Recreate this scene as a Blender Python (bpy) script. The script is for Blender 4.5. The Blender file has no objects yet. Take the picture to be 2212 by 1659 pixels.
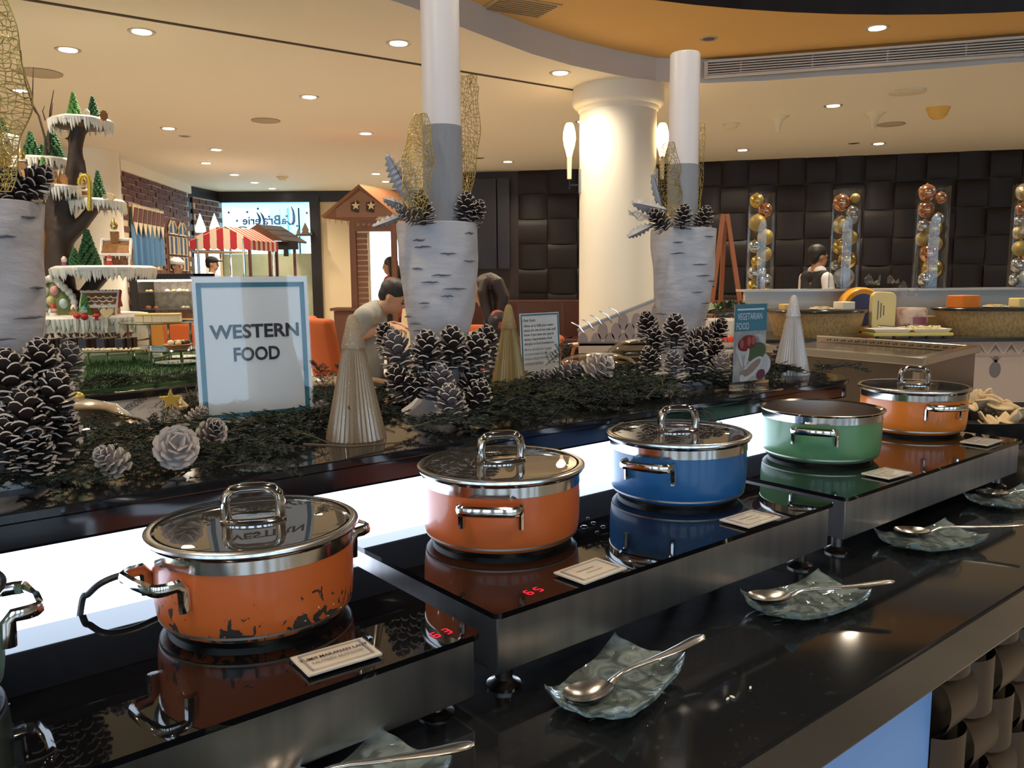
import bpy, math, random
from mathutils import Vector, Matrix
random.seed(7)
S = bpy.context.scene
COL = S.collection
PI = math.pi
# ---------------------------------------------------------------- camera
F, IW, IH, CAMZ = 1790.0, 2212.0, 1659.0, 1.32
PITCH, ROLL = math.radians(7.35), math.radians(0.45)
FW = Vector((0, math.cos(PITCH), -math.sin(PITCH)))
_r0 = Vector((1, 0, 0)); _u0 = _r0.cross(FW)
RT = _r0*math.cos(ROLL) - _u0*math.sin(ROLL)
UP = _u0*math.cos(ROLL) + _r0*math.sin(ROLL)
cd = bpy.data.cameras.new('camera'); cam = bpy.data.objects.new('camera', cd); COL.objects.link(cam)
cd.sensor_fit = 'HORIZONTAL'; cd.sensor_width = 36.0; cd.lens = 36.0*F/IW
cd.clip_start = 0.02; cd.clip_end = 200
Mc = Matrix((RT, UP, -FW)).transposed().to_4x4(); Mc.translation = (0, 0, CAMZ)
cam.matrix_world = Mc
S.camera = cam
# ---------------------------------------------------------------- daylight outside the windows
wd = bpy.data.worlds.new('daylight'); S.world = wd; wd.use_nodes = True
wn = wd.node_tree.nodes['Background']; wn.inputs[0].default_value = (0.55, 0.77, 1.0, 1); wn.inputs[1].default_value = 4.5
vs = S.view_settings; vs.view_transform = 'Standard'; vs.look = 'None'; vs.gamma = 1.0; vs.use_curve_mapping = False
vs.exposure = 0.08
DOWN_W = 118.0      # watts of one ceiling downlight
# pixel -> world helpers (a pixel is a direction; the distance comes from the surface touched)
def ray(x, y): return FW + RT*((x-IW/2)/F) - UP*((y-IH/2)/F)
CP = Vector((0, 0, CAMZ))
def PZ(x, y, z): d = ray(x, y); return CP + d*((z-CAMZ)/d.z)
def PY(x, y, Y): d = ray(x, y); return CP + d*(Y/d.y)
AN = math.radians(39.2)                      # run of the buffet counter
UU = Vector((math.cos(AN), math.sin(AN), 0)); VV = Vector((-math.sin(AN), math.cos(AN), 0))
def C(u, v, z): return UU*u + VV*v + Vector((0, 0, z))
def PV(x, y, v): d = ray(x, y); return CP + d*(v/d.dot(VV))
# ---------------------------------------------------------------- materials
MATS = {}
def mat(name, col=(.5,.5,.5), rough=.5, metal=0., emis=None, es=0., spec=.5, coat=0., noise=None, bump=None, sss=0, sheen=0, trans=0, alpha=1):
    if name in MATS: return MATS[name]
    m = bpy.data.materials.new(name); m.use_nodes = True; MATS[name] = m
    N = m.node_tree.nodes; L = m.node_tree.links; b = N['Principled BSDF']
    b.inputs['Base Color'].default_value = (*col, 1); b.inputs['Roughness'].default_value = rough
    b.inputs['Metallic'].default_value = metal; b.inputs['Specular IOR Level'].default_value = spec
    b.inputs['Coat Weight'].default_value = coat; b.inputs['Coat Roughness'].default_value = .05
    if trans: b.inputs['Transmission Weight'].default_value = trans
    if sheen: b.inputs['Sheen Weight'].default_value = sheen
    if emis: b.inputs['Emission Color'].default_value = (*emis, 1); b.inputs['Emission Strength'].default_value = es
    if noise or bump: tc = N.new('ShaderNodeTexCoord')
    if noise:   # (scale, col2, contrast-lo, contrast-hi, stretch xyz, detail)
        sc, c2, lo, hi = noise[:4]; st = noise[4] if len(noise) > 4 else (1,1,1)
        mp = N.new('ShaderNodeMapping'); mp.inputs['Scale'].default_value = st; L.new(tc.outputs['Object'], mp.inputs[0])
        n = N.new('ShaderNodeTexNoise'); n.inputs['Scale'].default_value = sc; n.inputs['Detail'].default_value = 5
        L.new(mp.outputs[0], n.inputs['Vector'])
        r = N.new('ShaderNodeMapRange'); r.inputs[1].default_value = lo; r.inputs[2].default_value = hi; L.new(n.outputs[0], r.inputs[0])
        x = N.new('ShaderNodeMix'); x.data_type = 'RGBA'; x.inputs[6].default_value = (*col,1); x.inputs[7].default_value = (*c2,1)
        L.new(r.outputs[0], x.inputs[0]); L.new(x.outputs[2], b.inputs['Base Color'])
    if bump:    # (scale, strength, stretch)
        mp2 = N.new('ShaderNodeMapping'); mp2.inputs['Scale'].default_value = bump[2] if len(bump) > 2 else (1,1,1); L.new(tc.outputs['Object'], mp2.inputs[0])
        n2 = N.new('ShaderNodeTexNoise'); n2.inputs['Scale'].default_value = bump[0]; n2.inputs['Detail'].default_value = 4; L.new(mp2.outputs[0], n2.inputs['Vector'])
        bp = N.new('ShaderNodeBump'); bp.inputs['Strength'].default_value = bump[1]; bp.inputs['Distance'].default_value = .01
        L.new(n2.outputs[0], bp.inputs['Height']); L.new(bp.outputs[0], b.inputs['Normal'])
    return m
def clear(name, tint=(1,1,1), ior=1.45, rough=.02, cloud=0., ccol=(.5,.55,.55), bump=None):
    """clear acrylic or glass: transparency and mirror gloss mixed by Fresnel, optionally clouded"""
    if name in MATS: return MATS[name]
    m = bpy.data.materials.new(name); m.use_nodes = True; MATS[name] = m
    N = m.node_tree.nodes; L = m.node_tree.links; N.remove(N['Principled BSDF']); o = N['Material Output']
    t = N.new('ShaderNodeBsdfTransparent'); t.inputs[0].default_value = (*tint, 1)
    g = N.new('ShaderNodeBsdfGlossy'); g.inputs['Roughness'].default_value = rough; g.inputs[0].default_value = (1,1,1,1)
    lw = N.new('ShaderNodeLayerWeight'); pw5 = N.new('ShaderNodeMath'); pw5.operation = 'POWER'; pw5.inputs[1].default_value = 5; L.new(lw.outputs['Facing'], pw5.inputs[0])
    f0 = ((ior-1)/(ior+1))**2; fr = N.new('ShaderNodeMath'); fr.operation = 'MULTIPLY_ADD'; fr.inputs[1].default_value = 1-f0; fr.inputs[2].default_value = f0; L.new(pw5.outputs[0], fr.inputs[0])
    x = N.new('ShaderNodeMixShader')
    src = t
    if cloud:
        d = N.new('ShaderNodeBsdfDiffuse'); d.inputs[0].default_value = (*ccol, 1)
        y = N.new('ShaderNodeMixShader'); y.inputs[0].default_value = cloud; L.new(t.outputs[0], y.inputs[1]); L.new(d.outputs[0], y.inputs[2]); src = y
    L.new(fr.outputs[0], x.inputs[0]); L.new(src.outputs[0], x.inputs[1]); L.new(g.outputs[0], x.inputs[2]); L.new(x.outputs[0], o.inputs[0])
    if bump:
        tc = N.new('ShaderNodeTexCoord'); n = N.new('ShaderNodeTexNoise'); n.inputs['Scale'].default_value = bump[0]; n.inputs['Distortion'].default_value = 2.0
        n.inputs['Detail'].default_value = 1
        L.new(tc.outputs['Object'], n.inputs['Vector']); b = N.new('ShaderNodeBump'); b.inputs['Strength'].default_value = bump[1]; b.inputs['Distance'].default_value = .012
        L.new(n.outputs[0], b.inputs['Height']); L.new(b.outputs[0], g.inputs['Normal']); L.new(b.outputs[0], lw.inputs['Normal'])
        if cloud:
            r = N.new('ShaderNodeMapRange'); r.inputs[1].default_value = .42; r.inputs[2].default_value = .58; r.inputs[3].default_value = cloud*.35; r.inputs[4].default_value = cloud*1.25
            L.new(n.outputs[0], r.inputs[0]); L.new(r.outputs[0], y.inputs[0])
    return m
def emit(name, col, st):
    return mat(name, col, .5, emis=col, es=st)
# ---------------------------------------------------------------- mesh builder
class MB:
    def __init__(s): s.v = []; s.f = []; s.m = []; s.M = None
    def add(s, vs, fs, mi=0):
        o = len(s.v)
        if s.M is not None: vs = [s.M @ Vector(p) for p in vs]
        s.v += [tuple(p) for p in vs]; s.f += [tuple(i+o for i in f) for f in fs]; s.m += [mi]*len(fs); return s
    def box(s, c, d, rz=0, mi=0, M=None):
        x, y, z = d[0]/2, d[1]/2, d[2]/2; R = M or Matrix.Rotation(rz, 4, 'Z'); c = Vector(c)
        p = [c + (R @ Vector(q)) for q in ((-x,-y,-z),(x,-y,-z),(x,y,-z),(-x,y,-z),(-x,-y,z),(x,-y,z),(x,y,z),(-x,y,z))]
        return s.add(p, [(0,3,2,1),(4,5,6,7),(0,1,5,4),(1,2,6,5),(2,3,7,6),(3,0,4,7)], mi)
    def prism(s, poly, a, b, axis='z', mi=0):
        n = len(poly); P = {'z': lambda x,y,h:(x,y,h), 'y': lambda x,y,h:(x,h,y), 'x': lambda x,y,h:(h,x,y)}[axis]
        vs = [P(x,y,a) for x,y in poly] + [P(x,y,b) for x,y in poly]
        fs = [tuple(range(n-1,-1,-1)), tuple(range(n,2*n))] + [(i,(i+1)%n,n+(i+1)%n,n+i) for i in range(n)]
        return s.add(vs, fs, mi)
    def lathe(s, prof, n=32, c=(0,0,0), cap=True, mi=0, wob=None, a0=0, a1=2*PI, closed=False):
        full = abs(a1-a0-2*PI) < 1e-6; k = n if full else n+1; vs = []; fs = []
        for j,(r,z) in enumerate(prof):
            for i in range(k):
                a = a0 + (a1-a0)*i/n; q = r*(wob(a,z,j) if wob else 1)
                vs.append((c[0]+q*math.cos(a), c[1]+q*math.sin(a), c[2]+z))
        m = len(prof)
        for j in range(m if closed else m-1):
            for i in range(n):
                i2 = (i+1) % k; j2 = (j+1) % m
                fs.append((j*k+i, j*k+i2, j2*k+i2, j2*k+i))
        if cap and not closed and full:
            if prof[0][0] > 1e-5: fs.append(tuple(range(k-1,-1,-1)))
            if prof[-1][0] > 1e-5: fs.append(tuple((m-1)*k+i for i in range(k)))
        return s.add(vs, fs, mi)
    def tube(s, path, r, n=8, mi=0, closed=False, flat=1.0, cap=True, upv=None):
        P = [Vector(p) for p in path]; L = len(P); R = r if isinstance(r, (list, tuple)) else [r]*L; vs = []; fs = []
        nrm = None
        for i in range(L):
            t = (P[(i+1)%L]-P[i-1]) if closed else (P[min(i+1,L-1)]-P[max(i-1,0)])
            t.normalize()
            if nrm is None:
                a = Vector(upv) if upv else (Vector((0,0,1)) if abs(t.z) < .9 else Vector((1,0,0)))
                nrm = (a - t*a.dot(t)).normalized()
            else:
                q = nrm - t*nrm.dot(t); nrm = q.normalized() if q.length > 1e-6 else nrm
            if upv:
                a = Vector(upv); q = a - t*a.dot(t)
                if q.length > .2: nrm = q.normalized()
            b = t.cross(nrm)
            for k in range(n):
                a = 2*PI*k/n + (PI/n if n == 4 else 0); vs.append(P[i] + nrm*(R[i]*math.cos(a)) + b*(R[i]*flat*math.sin(a)))
        for i in range(L if closed else L-1):
            for k in range(n):
                i2 = (i+1) % L; fs.append((i*n+k, i*n+(k+1)%n, i2*n+(k+1)%n, i2*n+k))
        if cap and not closed: fs += [tuple(range(n-1,-1,-1)), tuple((L-1)*n+k for k in range(n))]
        return s.add(vs, fs, mi)
    def ball(s, c, r, nu=16, nv=10, mi=0, M=None):
        r = r if isinstance(r, (list, tuple)) else (r,r,r); vs = []; fs = []; c = Vector(c)
        for j in range(nv+1):
            t = PI*j/nv
            for i in range(nu):
                a = 2*PI*i/nu; q = Vector((r[0]*math.sin(t)*math.cos(a), r[1]*math.sin(t)*math.sin(a), -r[2]*math.cos(t)))
                vs.append(c + (M @ q if M else q))
        for j in range(nv):
            for i in range(nu): fs.append((j*nu+i, j*nu+(i+1)%nu, (j+1)*nu+(i+1)%nu, (j+1)*nu+i))
        return s.add(vs, fs, mi)
    def grid(s, fn, nu, nv, mi=0, thick=0):
        vs = [Vector(fn(i/nu, j/nv)) for j in range(nv+1) for i in range(nu+1)]; k = nu+1; fs = []
        for j in range(nv):
            for i in range(nu): fs.append((j*k+i, j*k+i+1, (j+1)*k+i+1, (j+1)*k+i))
        return s.add(vs, fs, mi)
    def mesh(s, name, mats, smooth=True, ang=40):
        me = bpy.data.meshes.new(name); me.from_pydata(s.v, [], s.f)
        for m in (mats if isinstance(mats, (list, tuple)) else [mats]): me.materials.append(m)
        if any(s.m): me.polygons.foreach_set('material_index', s.m)
        if smooth:
            me.polygons.foreach_set('use_smooth', [True]*len(me.polygons))
            try: me.set_sharp_from_angle(angle=math.radians(ang))
            except Exception: pass
        me.update(); return me
    def build(s, name, mats, parent=None, loc=None, rz=None, smooth=True, ang=40, bev=0, rot=None):
        return link(name, s.mesh(name, mats, smooth, ang), parent, loc, rz, bev, rot)
def link(name, me, parent=None, loc=None, rz=None, bev=0, rot=None):
    o = bpy.data.objects.new(name, me); COL.objects.link(o)
    if parent is not None: o.parent = parent
    if loc is not None: o.location = loc
    if rz is not None: o.rotation_euler = (0, 0, rz)
    if rot is not None: o.rotation_euler = rot
    if bev:
        b = o.modifiers.new('bevel', 'BEVEL'); b.width = bev; b.segments = 2; b.limit_method = 'ANGLE'; b.angle_limit = math.radians(50)
    return o
def tag(o, label, cat, group=None):
    o['label'] = label; o['category'] = cat
    if group: o['group'] = group
    return o
def thing(name, label, cat, loc=(0,0,0), rz=0, group=None, rot=None):
    o = bpy.data.objects.new(name, None); COL.objects.link(o); o.location = loc; o.rotation_euler = rot or (0,0,rz); o.empty_display_size = .05
    return tag(o, label, cat, group)
def struct(o): o['kind'] = 'structure'; return o
def stuff(o): o['kind'] = 'stuff'; return o
def children(o): return [c for c in bpy.data.objects if c.parent == o]
def copy_tree(o, kids=None, parent=None):
    c = o.copy(); COL.objects.link(c)
    if parent is not None: c.parent = parent
    for ch in (kids or {}).get(o.name, []): copy_tree(ch, kids, c)
    return c
def kidmap(root):
    km = {}; st = [root]
    while st:
        o = st.pop(); km[o.name] = children(o); st += km[o.name]
    return km
def text(name, body, size, m, parent, loc, rot=(0,0,0), align='CENTER', ext=.0003, sx=1.0, bold=0, scale=None, space=1.0, ls=1.0, shear=0):
    cu = bpy.data.curves.new(name, 'FONT'); cu.body = body; cu.size = size; cu.align_x = align; cu.extrude = ext; cu.offset = bold; cu.space_character = space; cu.space_line = ls; cu.resolution_u = 3; cu.shear = shear
    t = bpy.data.objects.new(name, cu); COL.objects.link(t)
    bpy.context.view_layer.update()
    me = bpy.data.meshes.new_from_object(t.evaluated_get(bpy.context.evaluated_depsgraph_get()))
    bpy.data.objects.remove(t); bpy.data.curves.remove(cu)
    me.materials.clear(); me.materials.append(m)
    for v in me.vertices: v.co.x *= sx
    o = link(name, me, parent, loc, None, 0, rot)
    if scale: o.scale = scale
    return o
def rrect(w, h, r, n=5, cx=0, cy=0):
    out = []
    for sx, sy, a in ((1,1,0),(-1,1,PI/2),(-1,-1,PI),(1,-1,1.5*PI)):
        for i in range(n+1):
            t = a + PI/2*i/n; out.append((cx+sx*(w/2-r)+r*math.cos(t), cy+sy*(h/2-r)+r*math.sin(t)))
    return out
# common materials
granite = mat('black_granite', (.010,.011,.013), .07, noise=(90,(.03,.031,.034),.62,.75))
ceran = mat('black_glass_ceramic', (.004,.004,.005), .025, spec=.5)
steel = mat('brushed_steel', (.52,.49,.48), .33, 1.0, noise=(40,(.40,.385,.38),.35,.7,(1,1,.03)))
_b = steel.node_tree.nodes['Principled BSDF']; _b.inputs['Anisotropic'].default_value = .85
_t = steel.node_tree.nodes.new('ShaderNodeTangent'); _t.direction_type = 'RADIAL'; _t.axis = 'Z'; steel.node_tree.links.new(_t.outputs[0], _b.inputs['Tangent']); _b.inputs['Anisotropic Rotation'].default_value = .0
steelh = mat('worn_steel', (.44,.42,.39), .38, 1.0)
chrome = mat('polished_chrome', (.72,.70,.68), .09, 1.0)
blackm = mat('matte_black', (.012,.012,.014), .5)
white_paper = mat('white_paper', (.77,.76,.76), .6, coat=.3)
ink = mat('dark_ink', (.02,.022,.035), .6)
greyink = mat('grey_ink', (.25,.25,.28), .6)
teal = mat('teal_print', (.035,.17,.25), .5)
acryl = clear('clear_acrylic', (.96,.97,.97), 1.45, .02)
wood_red = mat('reddish_brown_wood', (.17,.062,.026), .45, noise=(6,(.10,.035,.015),.3,.7,(1,1,.15)))
cream = mat('cream_paint', (.74,.62,.42), .75)
icing = mat('white_icing', (.86,.83,.76), .55, bump=(60,.3))
ginger = mat('gingerbread_biscuit', (.36,.16,.05), .7, noise=(30,(.26,.11,.03),.35,.65))
choc = mat('dark_chocolate_bark', (.045,.026,.016), .6, bump=(25,.5))
orange_fab = mat('orange_fabric', (.42,.085,.015), .85)
yellow_fab = mat('mustard_fabric', (.45,.21,.035), .85)
# ================================================================ ROOM
CEIL, TRAY = 2.90, 3.09
XL, XR, YB, YF = -9.0, 9.5, -5.5, 19.0
floor_m = mat('pale_marble', (.62,.55,.45), .22, noise=(1.2,(.48,.42,.34),.35,.65))
m = MB(); m.box(((XL+XR)/2,(YB+YF)/2,-.05),(XR-XL,YF-YB,.1)); struct(m.build('floor', floor_m))
ceil_m = mat('cream_ceiling_paint', (.79,.735,.61), .8)
tan_m = mat('ochre_ceiling_paint', (.66,.40,.13), .8)
greyp = mat('grey_white_fascia_paint', (.60,.57,.55), .7)
darkwood = mat('dark_brown_veneer', (.020,.012,.010), .45, noise=(5,(.035,.02,.015),.3,.7,(1,1,.2)))
TCX, TCY = 2.74, .88
RT_TAB = [(-180,5.6),(0,5.9),(40,6.2),(57,6.0),(78.6,5.71),(91.4,6.01),(99,6.33),(104,6.37),(113.5,6.01),(121.8,5.6),(129.5,5.33),(140,5.25),(160,5.4),(180,5.6)]
def rt(deg):
    for (a,r),(b,q) in zip(RT_TAB, RT_TAB[1:]):
        if a <= deg <= b: return r + (q-r)*(deg-a)/(b-a)
angs = [-180+i*4 for i in range(90)]
tray = [(TCX+rt(a)*math.cos(math.radians(a)), TCY+rt(a)*math.sin(math.radians(a))) for a in angs]
def outer(x, y):
    dx, dy = x-TCX, y-TCY; k = 1e9
    if dx > 1e-9: k = min(k,(XR-TCX)/dx)
    if dx < -1e-9: k = min(k,(XL-TCX)/dx)
    if dy > 1e-9: k = min(k,(YF-TCY)/dy)
    if dy < -1e-9: k = min(k,(YB-TCY)/dy)
    return (TCX+dx*k, TCY+dy*k)
n = len(tray); corner = [(XL,YB),(XR,YB),(XR,YF),(XL,YF)]
m = MB(); ov = [outer(*p) for p in tray]
def edge_id(p): return 0 if abs(p[1]-YB)<1e-6 else 1 if abs(p[0]-XR)<1e-6 else 2 if abs(p[1]-YF)<1e-6 else 3
for i in range(n):
    j = (i+1)%n; a,b,c,d = tray[i],tray[j],ov[j],ov[i]
    q = [(*a,CEIL),(*b,CEIL),(*c,CEIL)]
    if edge_id(c) != edge_id(d):
        q.append((*corner[{(0,1):1,(1,2):2,(2,3):3,(3,0):0}[(edge_id(d),edge_id(c))]],CEIL))
    q.append((*d,CEIL)); m.add(q,[tuple(range(len(q)))[::-1]])
ceiling = struct(m.build('ceiling', ceil_m, smooth=False))
# step up to the ochre tray
m = MB()
for i in range(n):
    j = (i+1)%n; a,b = tray[i],tray[j]; m.add([(*a,CEIL),(*b,CEIL),(*b,TRAY),(*a,TRAY)],[(0,1,2,3)])
struct(m.build('trim_1', greyp, smooth=True))
m = MB(); RI = 5.0
inn = [(TCX+RI*math.cos(math.radians(a)), TCY+RI*math.sin(math.radians(a))) for a in angs]
for i in range(n):
    j = (i+1)%n; m.add([(*tray[i],TRAY),(*tray[j],TRAY),(*inn[j],TRAY),(*inn[i],TRAY)],[(3,2,1,0)])
tray_o = struct(m.build('ceiling_tray', tan_m, smooth=False))
m = MB()
for i in range(n):
    j = (i+1)%n; m.add([(*inn[i],TRAY-.03),(*inn[j],TRAY-.03),(*inn[j],TRAY+.35),(*inn[i],TRAY+.35)],[(0,1,2,3)])
m.add([(*p,TRAY+.35) for p in inn],[tuple(range(n))[::-1]])
struct(m.build('ceiling_dome', darkwood, smooth=True))
# slot in the cream ceiling
a, b = PZ(20,-8,CEIL), PZ(1245,195,CEIL); d = (b-a); m = MB()
m.box(((a+b)/2)-Vector((0,0,.002)), (d.length,.035,.006), math.atan2(d.y,d.x)); struct(m.build('trim_2', mat('dark_slot',(.05,.035,.02),.8)))
# window wall behind the photographer
wallp = mat('warm_wall_paint', (.55,.42,.27), .8)
m = MB(); L = XR-XL
m.box(((XL+XR)/2,YB,.2),(L,.2,.4)); m.box(((XL+XR)/2,YB,2.7),(L,.2,.4))
NW = 9
for i in range(NW+1): m.box((XL+L*i/NW,YB,1.45),(.7,.2,2.1))
struct(m.build('wall_back', wallp, smooth=False))
pane_m = clear('window_glass', (.97,.99,1), 1.45)
for i in range(NW):
    m = MB(); m.box((XL+L*(i+.5)/NW,YB,1.45),(L/NW-.7,.01,2.1)); struct(m.build('window_%d_offscreen'%(i+10), pane_m, smooth=False))
m = MB(); m.box((XL,(YB+9.5)/2,1.45),(.1,9.5-YB,2.9)); struct(m.build('wall_left', wallp, smooth=False))
m = MB(); m.box((XR,(YB+10.25)/2,1.45),(.1,10.25-YB,2.9)); struct(m.build('wall_right', wallp, smooth=False))
def wallseg(name, p, q, z0, z1, mt, th=.08):
    p, q = Vector((*p[:2],0)), Vector((*q[:2],0)); d = q-p; mm = MB()
    nrm = Vector((-d.y,d.x,0)).normalized()
    c = (p+q)/2 + nrm*th/2*(1 if nrm.dot(Vector((0,-1,0)))<0 else -1)
    mm.box((c.x,c.y,(z0+z1)/2),(d.length,th,z1-z0),math.atan2(d.y,d.x)); return mm.build(name, mt, smooth=False)
ochre_w = mat('ochre_wall_paint', (.62,.36,.12), .8)
struct(wallseg('wall_left_rear', (XL,9.4), (-5.2,11.25), 0, CEIL, ochre_w))
# far wall with woven veneer panels
WP = [(-.78,12.9),(1.0,12.6),(2.58,11.95),(6.6,10.96),(XR,10.25)]
m = MB()
for p,q in zip(WP,WP[1:]):
    p,q = Vector((*p,0)),Vector((*q,0)); d = q-p; nn = Vector((-d.y,d.x,0)).normalized()
    c = (p+q)/2+nn*.06; m.box((c.x,c.y,1.45),(d.length+.05,.1,2.9),math.atan2(d.y,d.x))
wfar = struct(m.build('wall_far', darkwood, smooth=False))
CW = .37
plates = []
for ori in (0,1):
    mm = MB(); h = CW*.485
    def fn(s,t,ori=ori):
        x = (s*2-1)*h; z = (t*2-1)*h; k = (x if ori == 0 else z)/h
        return (x, -.012-.028*max(0,1-k*k)**.5 if True else 0, z)
    mm.grid(fn, 8 if ori == 0 else 1, 1 if ori == 0 else 8)
    sides = []
    plates.append(mm.mesh('woven_panel', [mat('woven_dark_veneer', (.013,.0065,.0055), .5, spec=.35, noise=(4,(.008,.0045,.004),.3,.7,(1,1,.3)))]))
row0 = .70
for (p,q) in zip(WP,WP[1:]):
    p,q = Vector((*p,0)),Vector((*q,0)); d = q-p; k = max(1,int(d.length/CW)); an = math.atan2(d.y,d.x)
    for i in range(k):
        c = p + d*((i+.5)/k)
        if c.x > 7.6: continue
        if c.x < .0: continue
        for r in range(6):
            o = link('woven_panel', plates[(i+r)%2], wfar, (c.x,c.y,row0+CW*(r+.5)), an); o.scale.x = d.length/k/CW
# plain dark panels hung on the far wall
pn = mat('charcoal_lacquer_panel', (.016,.015,.020), .3)
a, b = PY(1018,385,12.55), PY(1088,580,12.4)
m = MB(); m.box(((a.x+b.x)/2-.14,12.66,(a.z+b.z)/2),(.55,.04,a.z-b.z),math.atan2(-.3,1.78)); m.box(((a.x+b.x)/2+.24,12.62,(a.z+b.z)/2),(.18,.04,a.z-b.z),math.atan2(-.3,1.78))
tag(m.build('wall_panel', pn, smooth=False), 'plain charcoal lacquered panel hanging on the dark far wall', 'panel')
# banquette along the far wall
bq = mat('dark_red_leather', (.065,.013,.008), .55)
def run(name, pts, off, z0, z1, mt):
    mm = MB()
    for p,q in zip(pts,pts[1:]):
        p,q = Vector((*p,0)),Vector((*q,0)); d = q-p; nn = Vector((d.y,-d.x,0)).normalized(); c = (p+q)/2+nn*off
        mm.box((c.x,c.y,(z0+z1)/2),(d.length+.05,.12,z1-z0),math.atan2(d.y,d.x))
    return mm
bqt = thing('banquette', 'long dark red leather banquette running below the woven wall', 'bench', (2.4,11.6,0))
mm = run('b',[(p[0]-2.4,p[1]-11.6) for p in WP[:4]],.14,.0,.98,bq); mm.build('backrest', bq, bqt, smooth=False, bev=.02)
mm = MB()
for p,q in zip(WP[:4],WP[1:4]):
    p,q = Vector((p[0]-2.4,p[1]-11.6,0)),Vector((q[0]-2.4,q[1]-11.6,0)); d = q-p; nn = Vector((d.y,-d.x,0)).normalized(); c = (p+q)/2+nn*.45
    mm.box((c.x,c.y,.36),(d.length,.5,.16),math.atan2(d.y,d.x))
mm.build('seat', bq, bqt, smooth=False, bev=.03)
# ---- entrance wall, glass front with the restaurant's name seen from inside
YE = 15.4
frame_m = mat('dark_bronze_frame', (.015,.012,.014), .35)
def EX(px): return PY(px,600,YE).x
def EZ(py, px=600): return PY(px,py,YE).z
xa, xb, xc = EX(482), EX(676), EX(697)
m = MB(); zt, zb_ = EZ(437), EZ(413)
m.box(((-5.6-.78)/2,YE+.05,(zt+CEIL)/2),(5.6-.78,.16,CEIL-zt))          # dark header
m.box((xa-.12,YE+.05,1.4),(.24,.16,2.8)); m.box(((xb+xc)/2,YE+.03,1.4),(xc-xb,.2,2.8))
struct(m.build('trim_3', frame_m, smooth=False))
film = mat('pale_green_frosted_film', (.42,.43,.30), .6, noise=(3,(.30,.34,.22),.4,.7))
w1 = struct(MB().box(((xa+xb)/2,YE+.06,(zt+EZ(548))/2),(xb-xa,.012,zt-EZ(548))).build('window_1', clear('tinted_entrance_glass',(.78,.98,1.0)), smooth=False))
MB().box(((xa+xb)/2,YE+.07,EZ(548)/2),(xb-xa,.02,EZ(548))).build('frosted_film', film, w1, smooth=False)
MB().box((EX(655),YE-.13,EZ(510)),(EX(680)-EX(632),.22,.02)).build('window_ledge', frame_m, w1, smooth=False)
# buildings across the street, pale pillars behind the glass
for k,px in enumerate((598,617,640,655)):
    mm = MB(); c = PY(px,500,24); mm.box((c.x,24,2.5),(.18 if k%2 else .3,.3,5)); tag(mm.build('street_pillar', mat('pale_blue_render',(.62,.80,.88),.9), smooth=False), 'pale blue pillar across the street behind the entrance glass', 'pillar', 'street pillars')
navy = mat('navy_vinyl', (.02,.045,.13), .5)
s_px = YE/F
def WPx(px, py): q = PY(px,py,YE+.04); return q
def star(mm, cx, cz, r, y=0, mi=0, th=.004, rot=0):
    P = []
    for i in range(10):
        a = PI/2+rot+i*PI/5; q = r if i%2 == 0 else r*.42; P.append((cx+q*math.cos(a), cz+q*math.sin(a)))
    mm.prism(P, y, y+th, 'y', mi)
lets = thing('window_lettering', 'navy script lettering La Brasserie seen mirrored on the entrance glass', 'lettering', (0,0,0))
q0 = WPx(524,484)
text('letters', 'erie', .21, navy, lets, WPx(524,485), (PI/2,0,0), 'RIGHT', .002, -1.0, bold=.004)
text('letters', 'Bra', .24, navy, lets, WPx(568,485), (PI/2,0,0), 'RIGHT', .002, -1.0, bold=.004)
text('letters', 'a', .21, navy, lets, WPx(608,484), (PI/2,0,0), 'RIGHT', .002, -1.0, bold=.004)
for dx in (0,-8):     # the two long swung letters
    mm = MB(); pts = [WPx(562+dx+8*math.sin(t*2.2)-0*t, 458+t*27) for t in [i/10 for i in range(11)]]
    mm.tube(pts, [.005+.018*math.sin(PI*i/10) for i in range(11)], 6, flat=.1, upv=(1,0,0)); mm.build('letter_swash', navy, lets)
mm = MB(); pts = [WPx(*p) for p in ((629,446),(633,455),(635,467),(635,478),(632,484),(627,485),(621,479),(612,477))]
mm.tube(pts, [.006,.018,.024,.026,.026,.018,.012,.008], 6, flat=.1, upv=(1,0,0)); mm.build('letter_swash', navy, lets)
mm = MB(); pts = [WPx(514+i*2.2, 492-1.5*math.sin(i/9*PI)) for i in range(10)]
mm.tube(pts, .012, 5); mm.build('underline', navy, lets)
for px,py in ((494,459),(534,458),(557,451),(512,477),(581,468),(602,474),(619,467),(663,460),(642,488),(604,480)):
    mm = MB(); q = WPx(px,py); star(mm, q.x, q.z, .036, q.y); tag(mm.build('star_sticker', navy, smooth=False), 'small navy star sticker on the entrance glass', 'sticker', 'navy stars on the entrance glass')
# ---- beige wall beside the entrance, with a bright window behind the timber arch
m = MB(); x1 = EX(697); xo0, xo1 = EX(800), EX(862); z0o, z1o = EZ(655,830), EZ(500,830)
m.box(((x1+xo0)/2,YE+.05,zt/2),(xo0-x1,.1,zt)); m.box(((xo1-.78)/2,YE+.05,zt/2),(-.78-xo1,.1,zt)); m.box(((xo0+xo1)/2,YE+.05,z0o/2),(xo1-xo0,.1,z0o)); m.box(((xo0+xo1)/2,YE+.05,(z1o+zt)/2),(xo1-xo0,.1,zt-z1o))
m.box((-.72,(12.9+YE)/2,CEIL/2),(.1,YE-12.9,CEIL))
struct(m.build('wall_entrance', mat('beige_wall_paint',(.66,.54,.36),.8), smooth=False))
struct(MB().box(((xo0+xo1)/2,YE+.06,(z0o+z1o)/2),(xo1-xo0,.01,z1o-z0o)).build('window_2', pane_m, smooth=False))
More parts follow.
